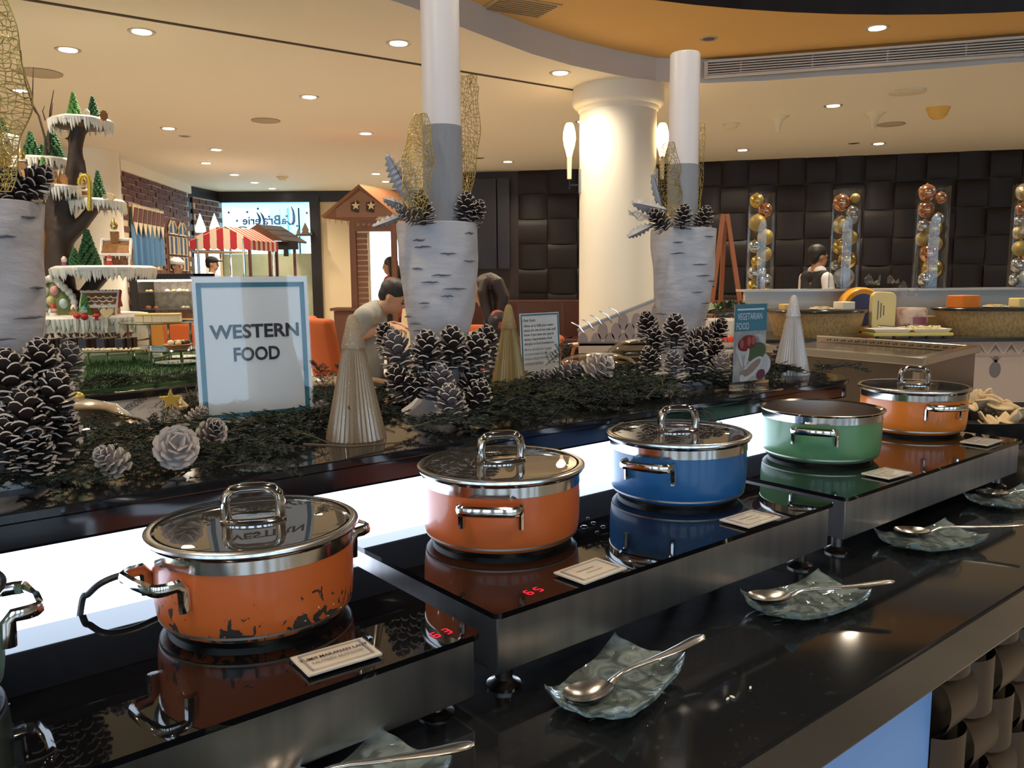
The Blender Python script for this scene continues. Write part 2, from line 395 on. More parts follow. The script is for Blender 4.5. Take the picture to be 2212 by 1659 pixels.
# ---- brick-printed gingerbread wall on the left
BA, BB = Vector((-5.16,11.15,0)), Vector((-5.44,14.3,0))
def PW(x, y, p, q):
    d = ray(x,y); e = q-p; nn = Vector((e.y,-e.x,0)); t = (p-CP).dot(nn)/d.dot(nn); w = CP+d*t; s = (w-p).dot(e.normalized()); return s, w.z
brick_m = mat('chocolate_brown_brick', (.135,.042,.026), .75, noise=(3,(.10,.032,.02),.4,.6)); pipe = mat('piped_cream_icing', (.62,.50,.33), .7)
ctn = mat('sheer_blue_curtain', (.10,.24,.42), .7, noise=(5,(.05,.14,.30),.35,.65,(3,3,.1)))
bl = (BB-BA).length; ban = math.atan2((BB-BA).y,(BB-BA).x)
wb = struct(link('wall_left_brick', MB().box((bl/2,.06,CEIL/2),(bl,.1,CEIL)).mesh('wall_left_brick',[pipe],False), None, (*BA.xy,0), ban))
cs0, cz1 = PW(276,440,BA,BB); cs1, cz0 = PW(352,575,BA,BB); czt = PW(300,470,BA,BB)[1]
gs0, _ = PW(360,500,BA,BB); gs1, gz0 = PW(404,585,BA,BB); gz1 = PW(380,480,BA,BB)[1]
BH, BLN = .082, .32
bme = MB().box((0,0,0),(BLN-.030,.025,BH-.015)).mesh('brick',[brick_m],False)
kk = 0
for r in range(int(CEIL/BH)):
    z = .9+BH*(r+.5)
    if z > 2.78: break
    for i in range(11):
        s = (i+(.5 if r%2 else 0))*BLN + random.uniform(-.02,.02)
        if s < .1 or s > bl-.1: continue
        if cs0-.1 < s < cs1+.12 and cz0-.02 < z < cz1+.05: continue
        if gs0-.10 < s < gs1+.10 and gz0 < z < gz1-.02: continue
        o = link('brick', bme, wb, (s,-.0,z+random.uniform(-.006,.006)), random.uniform(-.01,.01)); o.rotation_euler.y = random.uniform(-.03,.03); kk += 1
mm = MB()
mm = MB(); mm.box(((gs0+gs1)/2+.02,-.004,(gz0+gz1)/2),(gs1-gs0+.24,.02,gz1-gz0+.06)); mm.build('biscuit_surround', brick_m, wb, smooth=False)
mm = MB()
mm.grid(lambda a,b: (cs0+(cs1-cs0)*a, -.02-.03*math.sin(a*34), cz0+(cz1-.12-cz0)*b), 60, 2); mm.build('curtain', ctn, wb)
for i in range(7):
    s = cs0+(cs1-cs0)*(i+.5)/7; w = (cs1-cs0)/7; mm = MB()
    mm.prism([(s-w*.48,cz1),(s+w*.48,cz1),(s+w*.48,cz1-.22),(s,cz1-.42),(s-w*.48,cz1-.22)],-.06,-.045,'y'); e = mm.build('valance_point', pipe, wb, smooth=False)
    mm = MB()
    for j in range(4): mm.box((s-w*.3+j*w*.2,-.065,cz1-.14),(.03,.01,.2),M=Matrix.Rotation(.35,4,'Y'))
    mm.build('icing_hatch', brick_m, e, smooth=False)
gl = mat('dark_blue_pane', (.012,.03,.09), .6)
for wi in range(2):
    s0 = gs0+(gs1-gs0)*(wi*.52); w = (gs1-gs0)*.44
    for a in (0,1):
        c0 = s0+w*(a*.52)
        for (za,zb2,pt) in ((gz0,gz0+(gz1-gz0)*.27,0),(gz0+(gz1-gz0)*.33,gz0+(gz1-gz0)*.68,0),(gz0+(gz1-gz0)*.74,gz1,1)):
            P = [(c0,za),(c0+w*.44,za),(c0+w*.44,zb2),(c0,zb2)] if not pt else ([(c0,za),(c0+w*.44,za),(c0+w*.44,zb2),(c0+w*.3,zb2),(c0,za+.1)] if a == 0 else [(c0,za),(c0+w*.44,za),(c0+w*.44,za+.1),(c0+w*.14,zb2),(c0,zb2)])
            mm = MB(); mm.prism(P,-.030,-.014,'y'); pn_ = mm.build('pane', gl, wb, smooth=False); mm = MB(); mm.tube([(x_,-.032,z_) for x_,z_ in P],.016,6,closed=True); mm.build('icing_line', pipe, pn_)
a = BA+(BB-BA).normalized()*0
m = MB(); m.box((bl/2,-.02,2.83),(bl,.06,.14)); m.build('crown_moulding', ceil_m, wb, smooth=False)
# second, glazed wall in dark frame with piped brick and bright panes
GA, GB = Vector((-5.44,14.32,0)), Vector((-5.30,YE,0)); gl2 = (GB-GA).length
ga2 = math.atan2((GB-GA).y,(GB-GA).x)
wg = struct(link('wall_left_glazed', MB().box((gl2/2,.06,CEIL/2),(gl2,.1,CEIL)).mesh('wall_left_glazed',[frame_m],False), None, (*GA.xy,0), ga2))
gA, gzt = PW(416,425,GA,GB); gB,_ = PW(474,440,GA,GB); gzb = PW(440,600,GA,GB)[1]
gbm = brick_m; bm2 = MB().box((0,0,0),((gB-gA)/4-.03,.02,.075)).mesh('brick',[gbm],False)
mm = MB(); mm.box(((gA+gB)/2,.005,(gzb+gzt)/2),(gB-gA,.02,gzt-gzb)); mm.build('icing_sheet', pipe, wg, smooth=False)
for r in range(11):
    for i in range(4):
        s = gA+(gB-gA)*(i+.5+(.25 if r%2 else -.25))/4
        if s < gA+.05 or s > gB-.05: continue
        link('brick', bm2, wg, (s,-.012,gzt-.06-r*.092))
lit = emit('daylit_pane', (.62,.9,.95), 1.4)
for wi in range(2):
    for (yt,yb2) in ((462,502),(512,540),(548,595)):
        for a in range(2):
            px = 419+wi*31+a*11; s0,zb2 = PW(px,yb2,GA,GB); s1,zt2 = PW(px+9,yt,GA,GB)
            P = [(s0,zb2),(s1,zb2),(s1,zt2),(s0,zt2)]
            if yt == 462: P = [(s0,zb2),(s1,zb2),(s1,zt2),(s0,zt2-.25)] if a == 0 else [(s0,zb2),(s1,zb2),(s1,zt2-.25),(s0,zt2)]
            mm = MB(); mm.prism(P,-.035,-.025,'y'); mm.build('pane', lit, wg, smooth=False)
# ---------------------------------------------------------------- ceiling fittings
dl_ring = mat('brushed_ring', (.55,.5,.42), .35, .6); lens = emit('lamp_lens', (1.0,.93,.80), 14.0)
ring_me = MB().lathe([(.056,-.004),(.082,-.006),(.086,0),(.05,.0)],28).mesh('trim_ring',[dl_ring])
lens_me = MB().lathe([(0,-.007),(.058,-.007),(.058,-.003),(0,-.003)],24).mesh('lens',[lens])
off_me = MB().lathe([(0,-.005),(.058,-.005),(.058,-.003),(0,-.003)],24).mesh('lens',[mat('unlit_lamp',(.10,.08,.06),.4)])
def downlight(px, py, z=CEIL, on=True, s=1.0, label=None, w=1.0):
    c = PZ(px,py,z); t = thing('ceiling_downlight', label or ('lit round recessed downlight in the cream ceiling' if on else 'small dark unlit downlight in the cream ceiling'), 'downlight', (c.x,c.y,z), 0, 'ceiling downlights' if on else 'unlit downlights')
    link('trim_ring', ring_me, t).scale = (s,s,1); link('lens', lens_me if on else off_me, t).scale = (s,s,1)
    if on: lamp(t, (0,0,-.02), DOWN_W*w)
    return t
def lamp(parent, loc, w, name='bulb', col=(1.0,.84,.63), spot=math.radians(150), rad=.05):
    ld = bpy.data.lights.new('lamp','SPOT'); ld.energy = w; ld.color = col; ld.spot_size = spot; ld.spot_blend = .8; ld.shadow_soft_size = rad
    o = bpy.data.objects.new(name, ld); COL.objects.link(o); o.parent = parent; o.location = loc; return o
for px,py in ((147,107),(306,68),(45,196),(861,93),(668,209),(364,277),(467,323),(790,288),(445,352),(1097,349),(812,375),(833,392),(506,377),(550,394),(588,407),(1800,228),(1604,324),(1898,310),(1260,262)):
    downlight(px,py)
downlight(1210,157,w=.9)
for px,py in ((399,294),(1035,341),(1845,309)): downlight(px,py,on=False,s=.8)
downlight(1895,60,TRAY,True,1.0,'bright lit downlight in the ochre tray ceiling',1.6)
downlight(1531,83,TRAY,False,.8,'dark unlit downlight in the ochre tray ceiling')
# downlights further round the room, out of frame
for x,y in ((-4.5,2.5),(-4.5,0),(-4.5,-2.5),(-3.2,4.2),(-6.5,3.5),(-7,6.5),(6.8,8.6),(-6.5,0),(7.8,6.8)):
    t = thing('ceiling_downlight_offscreen','lit round recessed downlight in the cream ceiling outside the view','downlight',(x,y,CEIL),0,'ceiling downlights outside the view')
    link('trim_ring',ring_me,t); link('lens',lens_me,t); lamp(t,(0,0,-.02),DOWN_W,'bulb_offscreen')
for x,y in ((5.2,5.7),(-2.45,1.2)):
    t = thing('ceiling_downlight_offscreen','lit round recessed downlight in the ochre tray outside the view','downlight',(x,y,TRAY),0,'tray downlights outside the view')
    link('trim_ring',ring_me,t); link('lens',lens_me,t); lamp(t,(0,0,-.02),DOWN_W,'bulb_offscreen')
for x,y in ((1.9,2.6),(3.6,3.2),(.2,1.6),(.6,-.8),(2.6,.4),(4.6,1.2),(-.9,.2),(1.4,4.2),(-1.4,2.3)):  # the last one is an added unseen lamp brightening the dessert island's front
    t = thing('ceiling_downlight_offscreen','lit round recessed downlight in the dark dome above the buffet','downlight',(x,y,TRAY+.35),0,'dome downlights')
    link('trim_ring',ring_me,t); link('lens',lens_me,t); lamp(t,(0,0,-.02),DOWN_W*.6,'bulb_offscreen')
spk = mat('perforated_speaker_cover', (.50,.42,.30), .8, noise=(300,(.30,.25,.17),.5,.55))
for px,py,r,lab in ((85,157,.15,'round perforated speaker cover in the ceiling near the bare twigs'),(574,260,.13,'round perforated speaker cover between rows of downlights'),(1925,268,.13,'round grey speaker cover beside the ceiling cones')):
    c = PZ(px,py,CEIL); mm = MB(); mm.lathe([(r,0),(r,-.006),(r*.96,-.01),(0,-.01)],32); mm.lathe([(r,0),(r+.012,-.003),(r+.012,-.008),(r,-.008)],32,cap=False)
    tag(mm.build('ceiling_speaker', spk, None, c), lab, 'speaker')
coneM = mat('pale_plastic', (.72,.64,.46), .5)
for px,py,lab,cm in ((1680,262,'short pale cone hanging below the ceiling beside the smoke detector',coneM),(1888,255,'longer pale cone hanging below the ceiling beside the speaker cover',coneM),(2027,243,'yellow blunt cone hanging below the ceiling',mat('yellow_plastic',(.75,.45,.10),.5))):
    c = PZ(px,py-10,CEIL); y = 'yellow' in lab; mm = MB()
    mm.lathe([(.15,0),(.12,-.015),(.07,-.05),(.045,-.11),(.035,-.16),(.02,-.175),(0,-.178)] if not y else [(.14,0),(.125,-.03),(.10,-.09),(.06,-.12),(0,-.13)],24)
    o = mm.build('ceiling_cone', cm, None, c); o.scale = (.78,.78,.85); tag(o, lab, 'ceiling fitting')
c = PZ(1960,197,CEIL); mm = MB(); mm.lathe([(.15,0),(.15,-.012),(.11,-.02),(0,-.02)],28); tag(mm.build('ceiling_disc', coneM, None, c), 'flat pale round cover plate on the ceiling', 'ceiling fitting')
for px,py,lab in ((1580,270,'round white smoke detector on the ceiling behind the column'),(610,385,'white smoke detector on the ceiling near the entrance glass')):
    c = PZ(px,py-3,CEIL); mm = MB(); mm.lathe([(.09,0),(.09,-.02),(.06,-.03),(.055,-.05),(.03,-.06),(0,-.06)],24); tag(mm.build('smoke_detector', coneM, None, c), lab, 'smoke detector')
# long air grille on the fascia
ga, gb = Vector((1.62,7.10,0)), Vector((5.5,5.98,0)); gd = gb-ga; gan = math.atan2(gd.y,gd.x)
def fasc(px,py):  # point on the fascia's straight run
    return PW(px,py,ga,gb)
gt = thing('air_grille', 'long white linear air grille on the ceiling step', 'vent', (ga.x,ga.y,CEIL), gan)
GL = gd.length; gw = mat('white_grille_paint',(.66,.63,.60),.5)
MB().box((GL/2,.01,.10),(GL,.012,.11)).build('duct_back', blackm, gt, smooth=False)
mm = MB(); mm.box((GL/2,-.02,.158),(GL,.03,.016)); mm.box((GL/2,-.02,.038),(GL,.03,.016)); mm.box((0,-.02,.098),(.03,.03,.13)); mm.build('frame', gw, gt, smooth=False)
sme = MB().box((GL/2,0,0),(GL-.03,.022,.009)).mesh('slat',[gw],False)
for i in range(5): link('slat', sme, gt, (0,-.015,.058+i*.0195))
dme = MB().box((0,0,0),(.012,.01,.1)).mesh('divider',[gw],False)
for i in range(7): link('divider', dme, gt, (.55*(i+.5),-.002,.098))
# small grille in the tray
a,b = PZ(1060,2,TRAY),PZ(1190,24,TRAY); d=b-a; t = thing('ceiling_grille','small louvred air grille in the ochre tray','vent',(a+b)/2,math.atan2(d.y,d.x))
MB().box((0,0,-.004),(d.length,.30,.008)).build('frame', mat('ochre_grille',(.50,.36,.18),.6), t, smooth=False)
sm2 = MB().box((0,0,0),(d.length-.06,.012,.01)).mesh('slat',[mat('grille_slat',(.35,.26,.14),.6)],False)
for i in range(8): link('slat', sm2, t, (0,-.12+i*.034,-.012))
# ---------------------------------------------------------------- columns
col_m = mat('ivory_column_paint', (.80,.76,.65), .55)
def column(name, px, Y, r, label, cap=True):
    c = PY(px,600,Y); t = thing(name, label, 'column', (c.x,Y,0))
    MB().lathe([(r*1.0,0),(r,CEIL)],48).build('shaft', col_m, t)
    if cap: MB().lathe([(r,CEIL-.20),(r*1.04,CEIL-.19),(r*1.06,CEIL-.165),(r*1.13,CEIL-.155),(r*1.19,CEIL-.13),(r*1.19,CEIL-.06),(r*1.17,CEIL)],48,cap=False).build('capital', col_m, t)
    return t
colA = column('round_column', 1332, 7.3, .327, 'thick ivory round column with moulded capital and wall sconces')
colB = column('round_column', 216, 10.5, .31, 'plain ivory round column behind the gingerbread tree', False)
glow = mat('glowing_glass_shade', (1,.85,.55), .4, emis=(1,.66,.30), es=11.0)
def sconce(px, side, label):
    c = PY(px,290,7.25); reach = (abs(c.x-colA.location.x)-math.sqrt(.327**2-.05**2))/.85; t = thing('wall_sconce', label, 'lamp', (c.x,7.25,PY(px,265,7.25).z-.63*.85), 0); t.scale = (.85,.85,.85)
    s = 7.25/F
    MB().lathe([(.026,.30),(.033,.34),(.052,.40),(.064,.47),(.062,.53),(.045,.60),(.03,.625),(0,.63)],20).build('shade', glow, t)
    MB().lathe([(.022,.08),(.026,.30)],16).build('tube', mat('frosted_tube',(.75,.62,.42),.4), t)
    mm = MB(); mm.box((side*reach*.5,0,.02),(reach,.02,.02)); mm.box((0,0,.03),(.012,.02,.10)); mm.build('arm', chrome, t, smooth=False)
    MB().box((side*(reach-.006),0,.06),(.022,.06,.24)).build('wall_plate', steelh, t, smooth=False, bev=.004)
sconce(1230,1,'lit tulip wall sconce on the column side facing the seated guests')
sconce(1431,-1,'lit tulip wall sconce on the column behind the white candle')
# ================================================================ BUFFET COUNTER
ZC, ZU, ZU1, ZS = .815, .930, .915, 1.051
VF, VSH, VSB = .475, 1.10, 1.64           # counter front, shelf front and back
U0, U1 = -1.5, 2.62
bt = thing('buffet_counter', 'long black stone buffet counter with woven and lit front panels', 'counter', C(0,0,0), AN)
P = [(U0,VF),(U1-.25,VF)] + [(U1-.25+.25*math.sin(t),VF+.25-.25*math.cos(t)) for t in [i*PI/16 for i in range(1,9)]] + [(U1,VSH+.06),(U0,VSH+.06)]
m = MB(); m.prism(P, ZC-.072, ZC); m.build('worktop', granite, bt, smooth=False, bev=.004)
m = MB(); m.box(((U0+U1-.2)/2,.85,(ZC-.072)/2),(U1-.2-U0,.52,ZC-.072)); m.build('cabinet_body', darkwood, bt, smooth=False)
vface = .575
lit_blue = mat('lit_blue_panel', (.10,.2,.4), .5, emis=(.105,.20,.40), es=.46)
ub = 1.375
m = MB(); m.box(((U0+ub)/2,vface+.004,.38),(ub-U0,.008,.72)); m.build('light_panel', lit_blue, bt, smooth=False)
wv = mat('woven_walnut_veneer', (.042,.021,.011), .42, noise=(9,(.05,.03,.018),.3,.7,(1,1,.3)))
cw = .105; wm = []
for ori in (0,1):
    mm = MB(); h = cw*.5
    mm.grid(lambda s,t: ((s*2-1)*h, -.004-.030*max(0.,1-((s*2-1) if ori == 0 else (t*2-1))**2)**.6, (t*2-1)*h), 10 if ori == 0 else 2, 2 if ori == 0 else 10)
    wm.append(mm.mesh('woven_strip',[wv]))
for i in range(12):
    for r in range(5): link('woven_strip', wm[(i+r)%2], bt, (ub+.05+cw*i, vface, .70-cw*r))
# ---- raised shelf
st = thing('buffet_shelf', 'raised black glossy shelf along the buffet carrying the winter decorations', 'shelf', C(0,0,0), AN)
ue = 2.10
P = [(U0,VSH),(ue-.10,VSH)] + [(ue-.10+.10*math.sin(t), VSH+.10-.10*math.cos(t)) for t in [i*PI/12 for i in range(1,7)]] + [(ue,VSB-.30)] + [(ue-.30+.30*math.cos(t), VSB-.30+.30*math.sin(t)) for t in [i*PI/16 for i in range(1,9)]] + [(U0,VSB)]
m = MB(); m.prism(P, ZS-.014, ZS); m.build('shelf_top', granite, st, smooth=False, bev=.002)
P2 = [(x-(.004 if x > 2 else 0), y+(.004 if y < 1.2 else -.004)) for x,y in P]
m = MB(); m.prism(P2, ZS-.044, ZS-.015); m.build('shelf_edge', mat('black_lacquer_edge',(.012,.012,.016),.12), st, smooth=False)
m = MB(); m.prism(P2, ZS-.0475, ZS-.0441); m.build('shelf_glare_blocker', mat('matte_black_blocker',(.006,.006,.008),.9,spec=.05), st, smooth=False)  # added matte slab under the shelf, kills the light panel's reflection there
led = mat('white_light_panel', (1,1,1), .5, emis=(.66,.80,1.0), es=5.0)
m = MB(); m.box(((U0+1.98)/2, VSH+.145, (ZC+ZS-.044)/2), (1.98-U0, .012, ZS-.044-ZC)); m.build('light_panel', led, st, smooth=False)
m = MB(); m.prism([(x,y+.155) if y < 1.2 else (x,y-.02) for x,y in P2 if x < 2.05]+[], ZC, ZS-.044); m.build('shelf_body', blackm, st, smooth=False)
# counter on the far side of the shelf
ft = thing('buffet_counter', 'black stone counter on the far side of the shelf under the chafing dishes', 'counter', C(0,0,0), AN)
m = MB(); m.prism([(U0,VSB),(2.15,VSB),(2.15,2.60),(U0,2.60)], ZC-.04, ZC); m.build('worktop', granite, ft, smooth=False, bev=.004)
m = MB(); m.prism([(U0,VSB),(2.05,VSB),(2.05,2.5),(U0,2.5)], 0, ZC-.04); m.build('cabinet_body', darkwood, ft, smooth=False)
# ---- induction units
redled = emit('red_display', (.8,.01,.04), .55)
foot_me = MB().lathe([(.0,0),(.021,0),(.022,.006),(.015,.010),(.011,.014),(.011,.045),(0,.045)],20).mesh('foot',[mat('foot_steel',(.25,.22,.2),.25,1.0)])
SEG = {'6':'acdefg','5':'acdfg','3':'abcdg','0':'abcdef'}
def digit(mm, ch, x, y, z, s):
    w, h, t = s*.55, s, s*.13
    D = {'a':(0,h,1),'d':(0,0,1),'g':(0,h/2,1),'f':(-w/2,h*.75,0),'b':(w/2,h*.75,0),'e':(-w/2,h*.25,0),'c':(w/2,h*.25,0)}
    for q in SEG[ch]:
        a,b,hor = D[q]; mm.box((x+a,y+b,z),(w*.8,t,.0006) if hor else (t,h*.4,.0006))
def unit(u0, u1, ztop, label, disp):
    t = thing('induction_warmer', label, 'warmer', C((u0+u1)/2, .905, ZC), AN); L = u1-u0; zt = ztop-ZC
    m = MB(); m.prism(rrect(L,.356,.008,3), zt-.007, zt); m.build('glass_top', ceran, t, smooth=False)
    m = MB(); hb = .072; m.box((0,.001,zt-.007-hb/2),(L-.012,.344,hb)); m.build('housing', steel, t, smooth=False, bev=.0015)
    for sx in (-1,1):
        for sy in (-1,1):
            f = link('foot', foot_me, t, (sx*(L/2-.04), sy*.14, 0)); f.scale.z = (zt-.079)/.045
    for txt,ud in disp:
        mm = MB()
        for i,ch in enumerate(txt): digit(mm, ch, ud-(u0+u1)/2+i*.016, -.156, zt+.0004, .013)
        mm.build('display_digits', redled, t, smooth=False)
    return t
unit(-.28,.545,ZU1,'black glass induction warmer reading 63 under the chipped orange pot',[('63',.500)])
unit(.567,1.31,ZU,'black glass induction warmer reading 65 under blue and orange pots',[('65',.640)])
unit(1.352,2.15,ZU,'black glass induction warmer under the open green pot',[])
# ---- pots
def enamel(name, col, chips=False):
    m = mat(name, col, .34, coat=.35)
    if chips:
        N = m.node_tree.nodes; L = m.node_tree.links; b = N['Principled BSDF']
        tc = N.new('ShaderNodeTexCoord'); n = N.new('ShaderNodeTexNoise'); n.inputs['Scale'].default_value = 82; n.inputs['Detail'].default_value = 6; n.inputs['Distortion'].default_value = .7
        n2 = N.new('ShaderNodeTexNoise'); n2.inputs['Scale'].default_value = 17; L.new(tc.outputs['Object'], n2.inputs['Vector'])
        L.new(tc.outputs['Object'], n.inputs['Vector']); sp = N.new('ShaderNodeSeparateXYZ'); L.new(tc.outputs['Object'], sp.inputs[0])
        h = N.new('ShaderNodeMapRange'); h.inputs[1].default_value = .0; h.inputs[2].default_value = .065; h.inputs[3].default_value = .13; h.inputs[4].default_value = -.22; L.new(sp.outputs[2], h.inputs[0])
        ad = N.new('ShaderNodeMath'); ad.operation = 'ADD'; L.new(n.outputs[0], ad.inputs[0]); L.new(h.outputs[0], ad.inputs[1])
        m2 = N.new('ShaderNodeMath'); m2.operation = 'MULTIPLY_ADD'; L.new(n2.outputs[0], m2.inputs[0]); m2.inputs[1].default_value = .5; L.new(ad.outputs[0], m2.inputs[2])
        r = N.new('ShaderNodeMapRange'); r.inputs[1].default_value = .812; r.inputs[2].default_value = .83; L.new(m2.outputs[0], r.inputs[0])
        x = N.new('ShaderNodeMix'); x.data_type = 'RGBA'; x.inputs[6].default_value = (*col,1); x.inputs[7].default_value = (.045,.035,.03,1)
        L.new(r.outputs[0], x.inputs[0]); L.new(x.outputs[2], b.inputs['Base Color'])
    return m
lidglass = clear('grey_lid_glass', (.42,.42,.42), 2.3, .012, .10, (.30,.29,.28))
def pot(u, v, z, R, label, em, ang, lid=True, lidrot=0):
    t = thing('cooking_pot', label, 'pot', C(u,v,z), 0)
    H = .108
    MB().lathe([(R*.90,.007),(R*.955,.011),(R*.985,.020),(R*.998,.034),(R*1.004,.060),(R,.0885)],56,cap=False).build('body', em, t)
    MB().lathe([(0,0),(R*.88,0),(R*.90,.008),(0,.008)],48).build('base_plate', mat('dark_base_steel',(.10,.095,.09),.35,1.0), t)
    MB().lathe([(R,.0885),(R+.0012,.089),(R+.0012,.1035),(R+.006,.1065),(R+.0065,.108),(R+.002,.1085),(R-.0025,.105)],56,cap=False).build('rim_band', mat('pot_rim_chrome',(.60,.58,.56),.14,1.0), t)
    MB().lathe([(R-.0025,.105),(R-.003,.014),(R-.012,.0105),(0,.010)],56,cap=False).build('inner_wall', mat('pot_inner_steel',(.50,.43,.38),.34,1.0), t)
    for k,a in enumerate((ang, ang+PI)):
        mm = MB(); w = .042; zh = .079; ro = R+.030
        ri = math.sqrt(R*R-w*w)+.0065
        path = [(ri,-w,zh-.031),(ri+.001,-w,zh-.006),(ri+.006,-w,zh),(ro-.012,-w,zh),(ro-.004,-w*.93,zh),(ro,-w*.78,zh),(ro+.002,0,zh),(ro,w*.78,zh),(ro-.004,w*.93,zh),(ro-.012,w,zh),(ri+.006,w,zh),(ri+.001,w,zh-.006),(ri,w,zh-.031)]
        mm.tube(path, .0074, 8, flat=.62); mm.build('handle', chrome, t, rz=a)
    if lid:
        l = MB().lathe([(R+.0065,.1085),(R+.0085,.1105),(R+.008,.1135),(R+.004,.1158),(R-.001,.1150),(R-.001,.1105)],56,closed=True).build('lid', mat('lid_rim_steel',(.60,.585,.57),.22,1.0), t)
        MB().lathe([(0,.1162),(R*.5,.1160),(R*.8,.1156),(R-.004,.1148)],56,cap=False).build('lid_glass', lidglass, l)
        mm = MB(); mm.lathe([(.0385,.1165),(.039,.119),(.034,.1215),(.026,.1225),(0,.1228)],32)
        k = mm.build('handle_base', chrome, l, rz=lidrot); k.scale.y = .62
        mm = MB(); hw = .031; pts = [(-hw,0,.120),(-hw-.001,0,.138),(-hw+.001,0,.148),(-hw+.008,0,.1545)] + [(-hw*.4,0,.1565),(hw*.4,0,.1565)] + [(hw-.008,0,.1545),(hw-.001,0,.148),(hw+.001,0,.138),(hw,0,.120)]
        mm.tube(pts, .0085, 10, flat=.75, upv=(0,1,0)); mm.build('lid_handle', chrome, l, rz=lidrot)
    return t
org = enamel('orange_enamel', (.60,.125,.025)); org1 = enamel('chipped_orange_enamel', (.62,.125,.022), True)
blu = enamel('blue_enamel', (.014,.11,.30)); grn = enamel('green_enamel', (.10,.25,.105)); grn0 = enamel('pale_green_enamel', (.16,.27,.20)); org5 = enamel('amber_orange_enamel', (.66,.17,.015))
def face(u, v, dx): # bearing of a handle, measured from the direction to the viewer
    p = C(u,v,0); return math.atan2(-p.y,-p.x)+math.radians(dx)
pot(-.010,.955,ZU1,.116,'pale green cooking pot at the end of the row beside the chipped pot',grn0,math.radians(40),False)
pot(.372,.952,ZU1,.116,'orange cooking pot with chipped enamel and glass lid',org1,face(.372,.952,-58),True,math.radians(12))
pot(.758,.957,ZU,.1175,'clean orange lidded pot next to the blue pot',org,face(.758,.957,-7),True,math.radians(20))
pot(1.149,.941,ZU,.1195,'blue cooking pot with glass lid',blu,face(1.149,.941,-22),True,math.radians(8))
pot(1.627,.943,ZU,.1215,'green cooking pot without a lid',grn,face(1.627,.943,-5),False)
pot(2.076,.956,ZU,.1225,'amber orange lidded pot at the far end beside the crackers',org5,face(2.076,.956,32),True,math.radians(-15))
# ---- food name cards
cream_card = mat('cream_card', (.70,.62,.53), .5, coat=.5)
def card(center, w, d, yaw, label, lines):
    t = thing('food_card', label, 'name card', center, yaw)
    MB().box((0,0,.0032),(w,d,.006)).build('acrylic_block', acryl, t, smooth=False, bev=.0008)
    MB().box((0,0,.0042),(w-.003,d-.003,.0022)).build('paper', cream_card, t, smooth=False)
    mm = MB(); a,b = w*.40,d*.36
    for s in (-1,1): mm.box((0,s*b,.0066),(2*a+.002,.0012 if s > 0 else .0008,.0003)); mm.box((s*a,0,.0066),(.0022,2*b,.0003))
    mm.build('printed_border', greyink, t, smooth=False)
    for ln in lines:
        text('lettering', ln[0], ln[1], ln[2], t, (0,ln[3],.0067), ext=.0001, bold=ln[1]*.012)
    if not lines:
        mm = MB(); mm.box((-.004,.006,.0066),(w*.38,.0025,.0003)); mm.box((.002,-.005,.0066),(w*.34,.0016,.0003)); mm.build('faint_print', mat('faint_ink',(.48,.43,.38),.6), t, smooth=False)
card((-.19,.842,ZU1),.086,.053,math.radians(36),'name card reading tumis makanan laut beside the red 63',[('TUMIS MAKANAN LAUT',.0072,ink,.0035),('SAUTEED SEAFOOD',.0066,greyink,-.0068)])
card((.102,1.055,ZU),.086,.058,math.radians(42),'cream name card in front of the clean orange pot',[])
card((.379,1.285,ZU),.089,.058,math.radians(39),'cream name card in front of the blue pot',[])
card((.731,1.583,ZU),.087,.060,math.radians(36),'cream name card in front of the green pot',[])
card((1.087,1.887,ZU),.092,.062,math.radians(40),'cream name card in front of the amber orange pot',[])
# ---- power cable and spilled water
pts = [PV(185,1287,1.055),PV(215,1265,1.05),PV(250,1248,1.05),PV(290,1238,1.05),PV(330,1236,1.05)]
qa = [PV(178,1296,1.10),PV(190,1284,1.095),PV(215,1262,1.09),PV(250,1246,1.09),PV(290,1238,1.09),PV(335,1236,1.09)] + [C(.33,1.10,ZU1+.03),C(.38,1.105,ZC+.02)]; qa = [qa[0]+Vector((-.01,0,-.05))]+qa
pts = []
for i in range(len(qa)-1):
    p0,p1,p2,p3 = qa[max(0,i-1)],qa[i],qa[i+1],qa[min(len(qa)-1,i+2)]
    for k in range(5): f = k/5; pts.append(p1*1 + (p2-p0)*(.5*f) + (p0*2-p1*5+p2*4-p3)*(.5*f*f) + (p1*3-p0-p2*3+p3)*(.5*f**3))

m = MB(); m.tube(pts, .0042, 8); tag(m.build('power_cable', mat('black_rubber',(.02,.02,.025),.4)), 'thin black cable arching behind the chipped orange pot', 'cable')
wat = clear('water_drops', (.95,.97,1), 1.33, .0)
for px,py,r in ((1262,1138,.006),(1282,1130,.004),(1303,1138,.004),(1270,1120,.003),(1290,1150,.003)):
    c = PZ(px,py,ZU); mm = MB(); mm.lathe([(r,0),(r*.8,.0015),(0,.0022)],16); tag(mm.build('water_drop', wat, None, c), 'tiny water drop on the black glass between orange and blue pots', 'water drop', 'spilled drops')
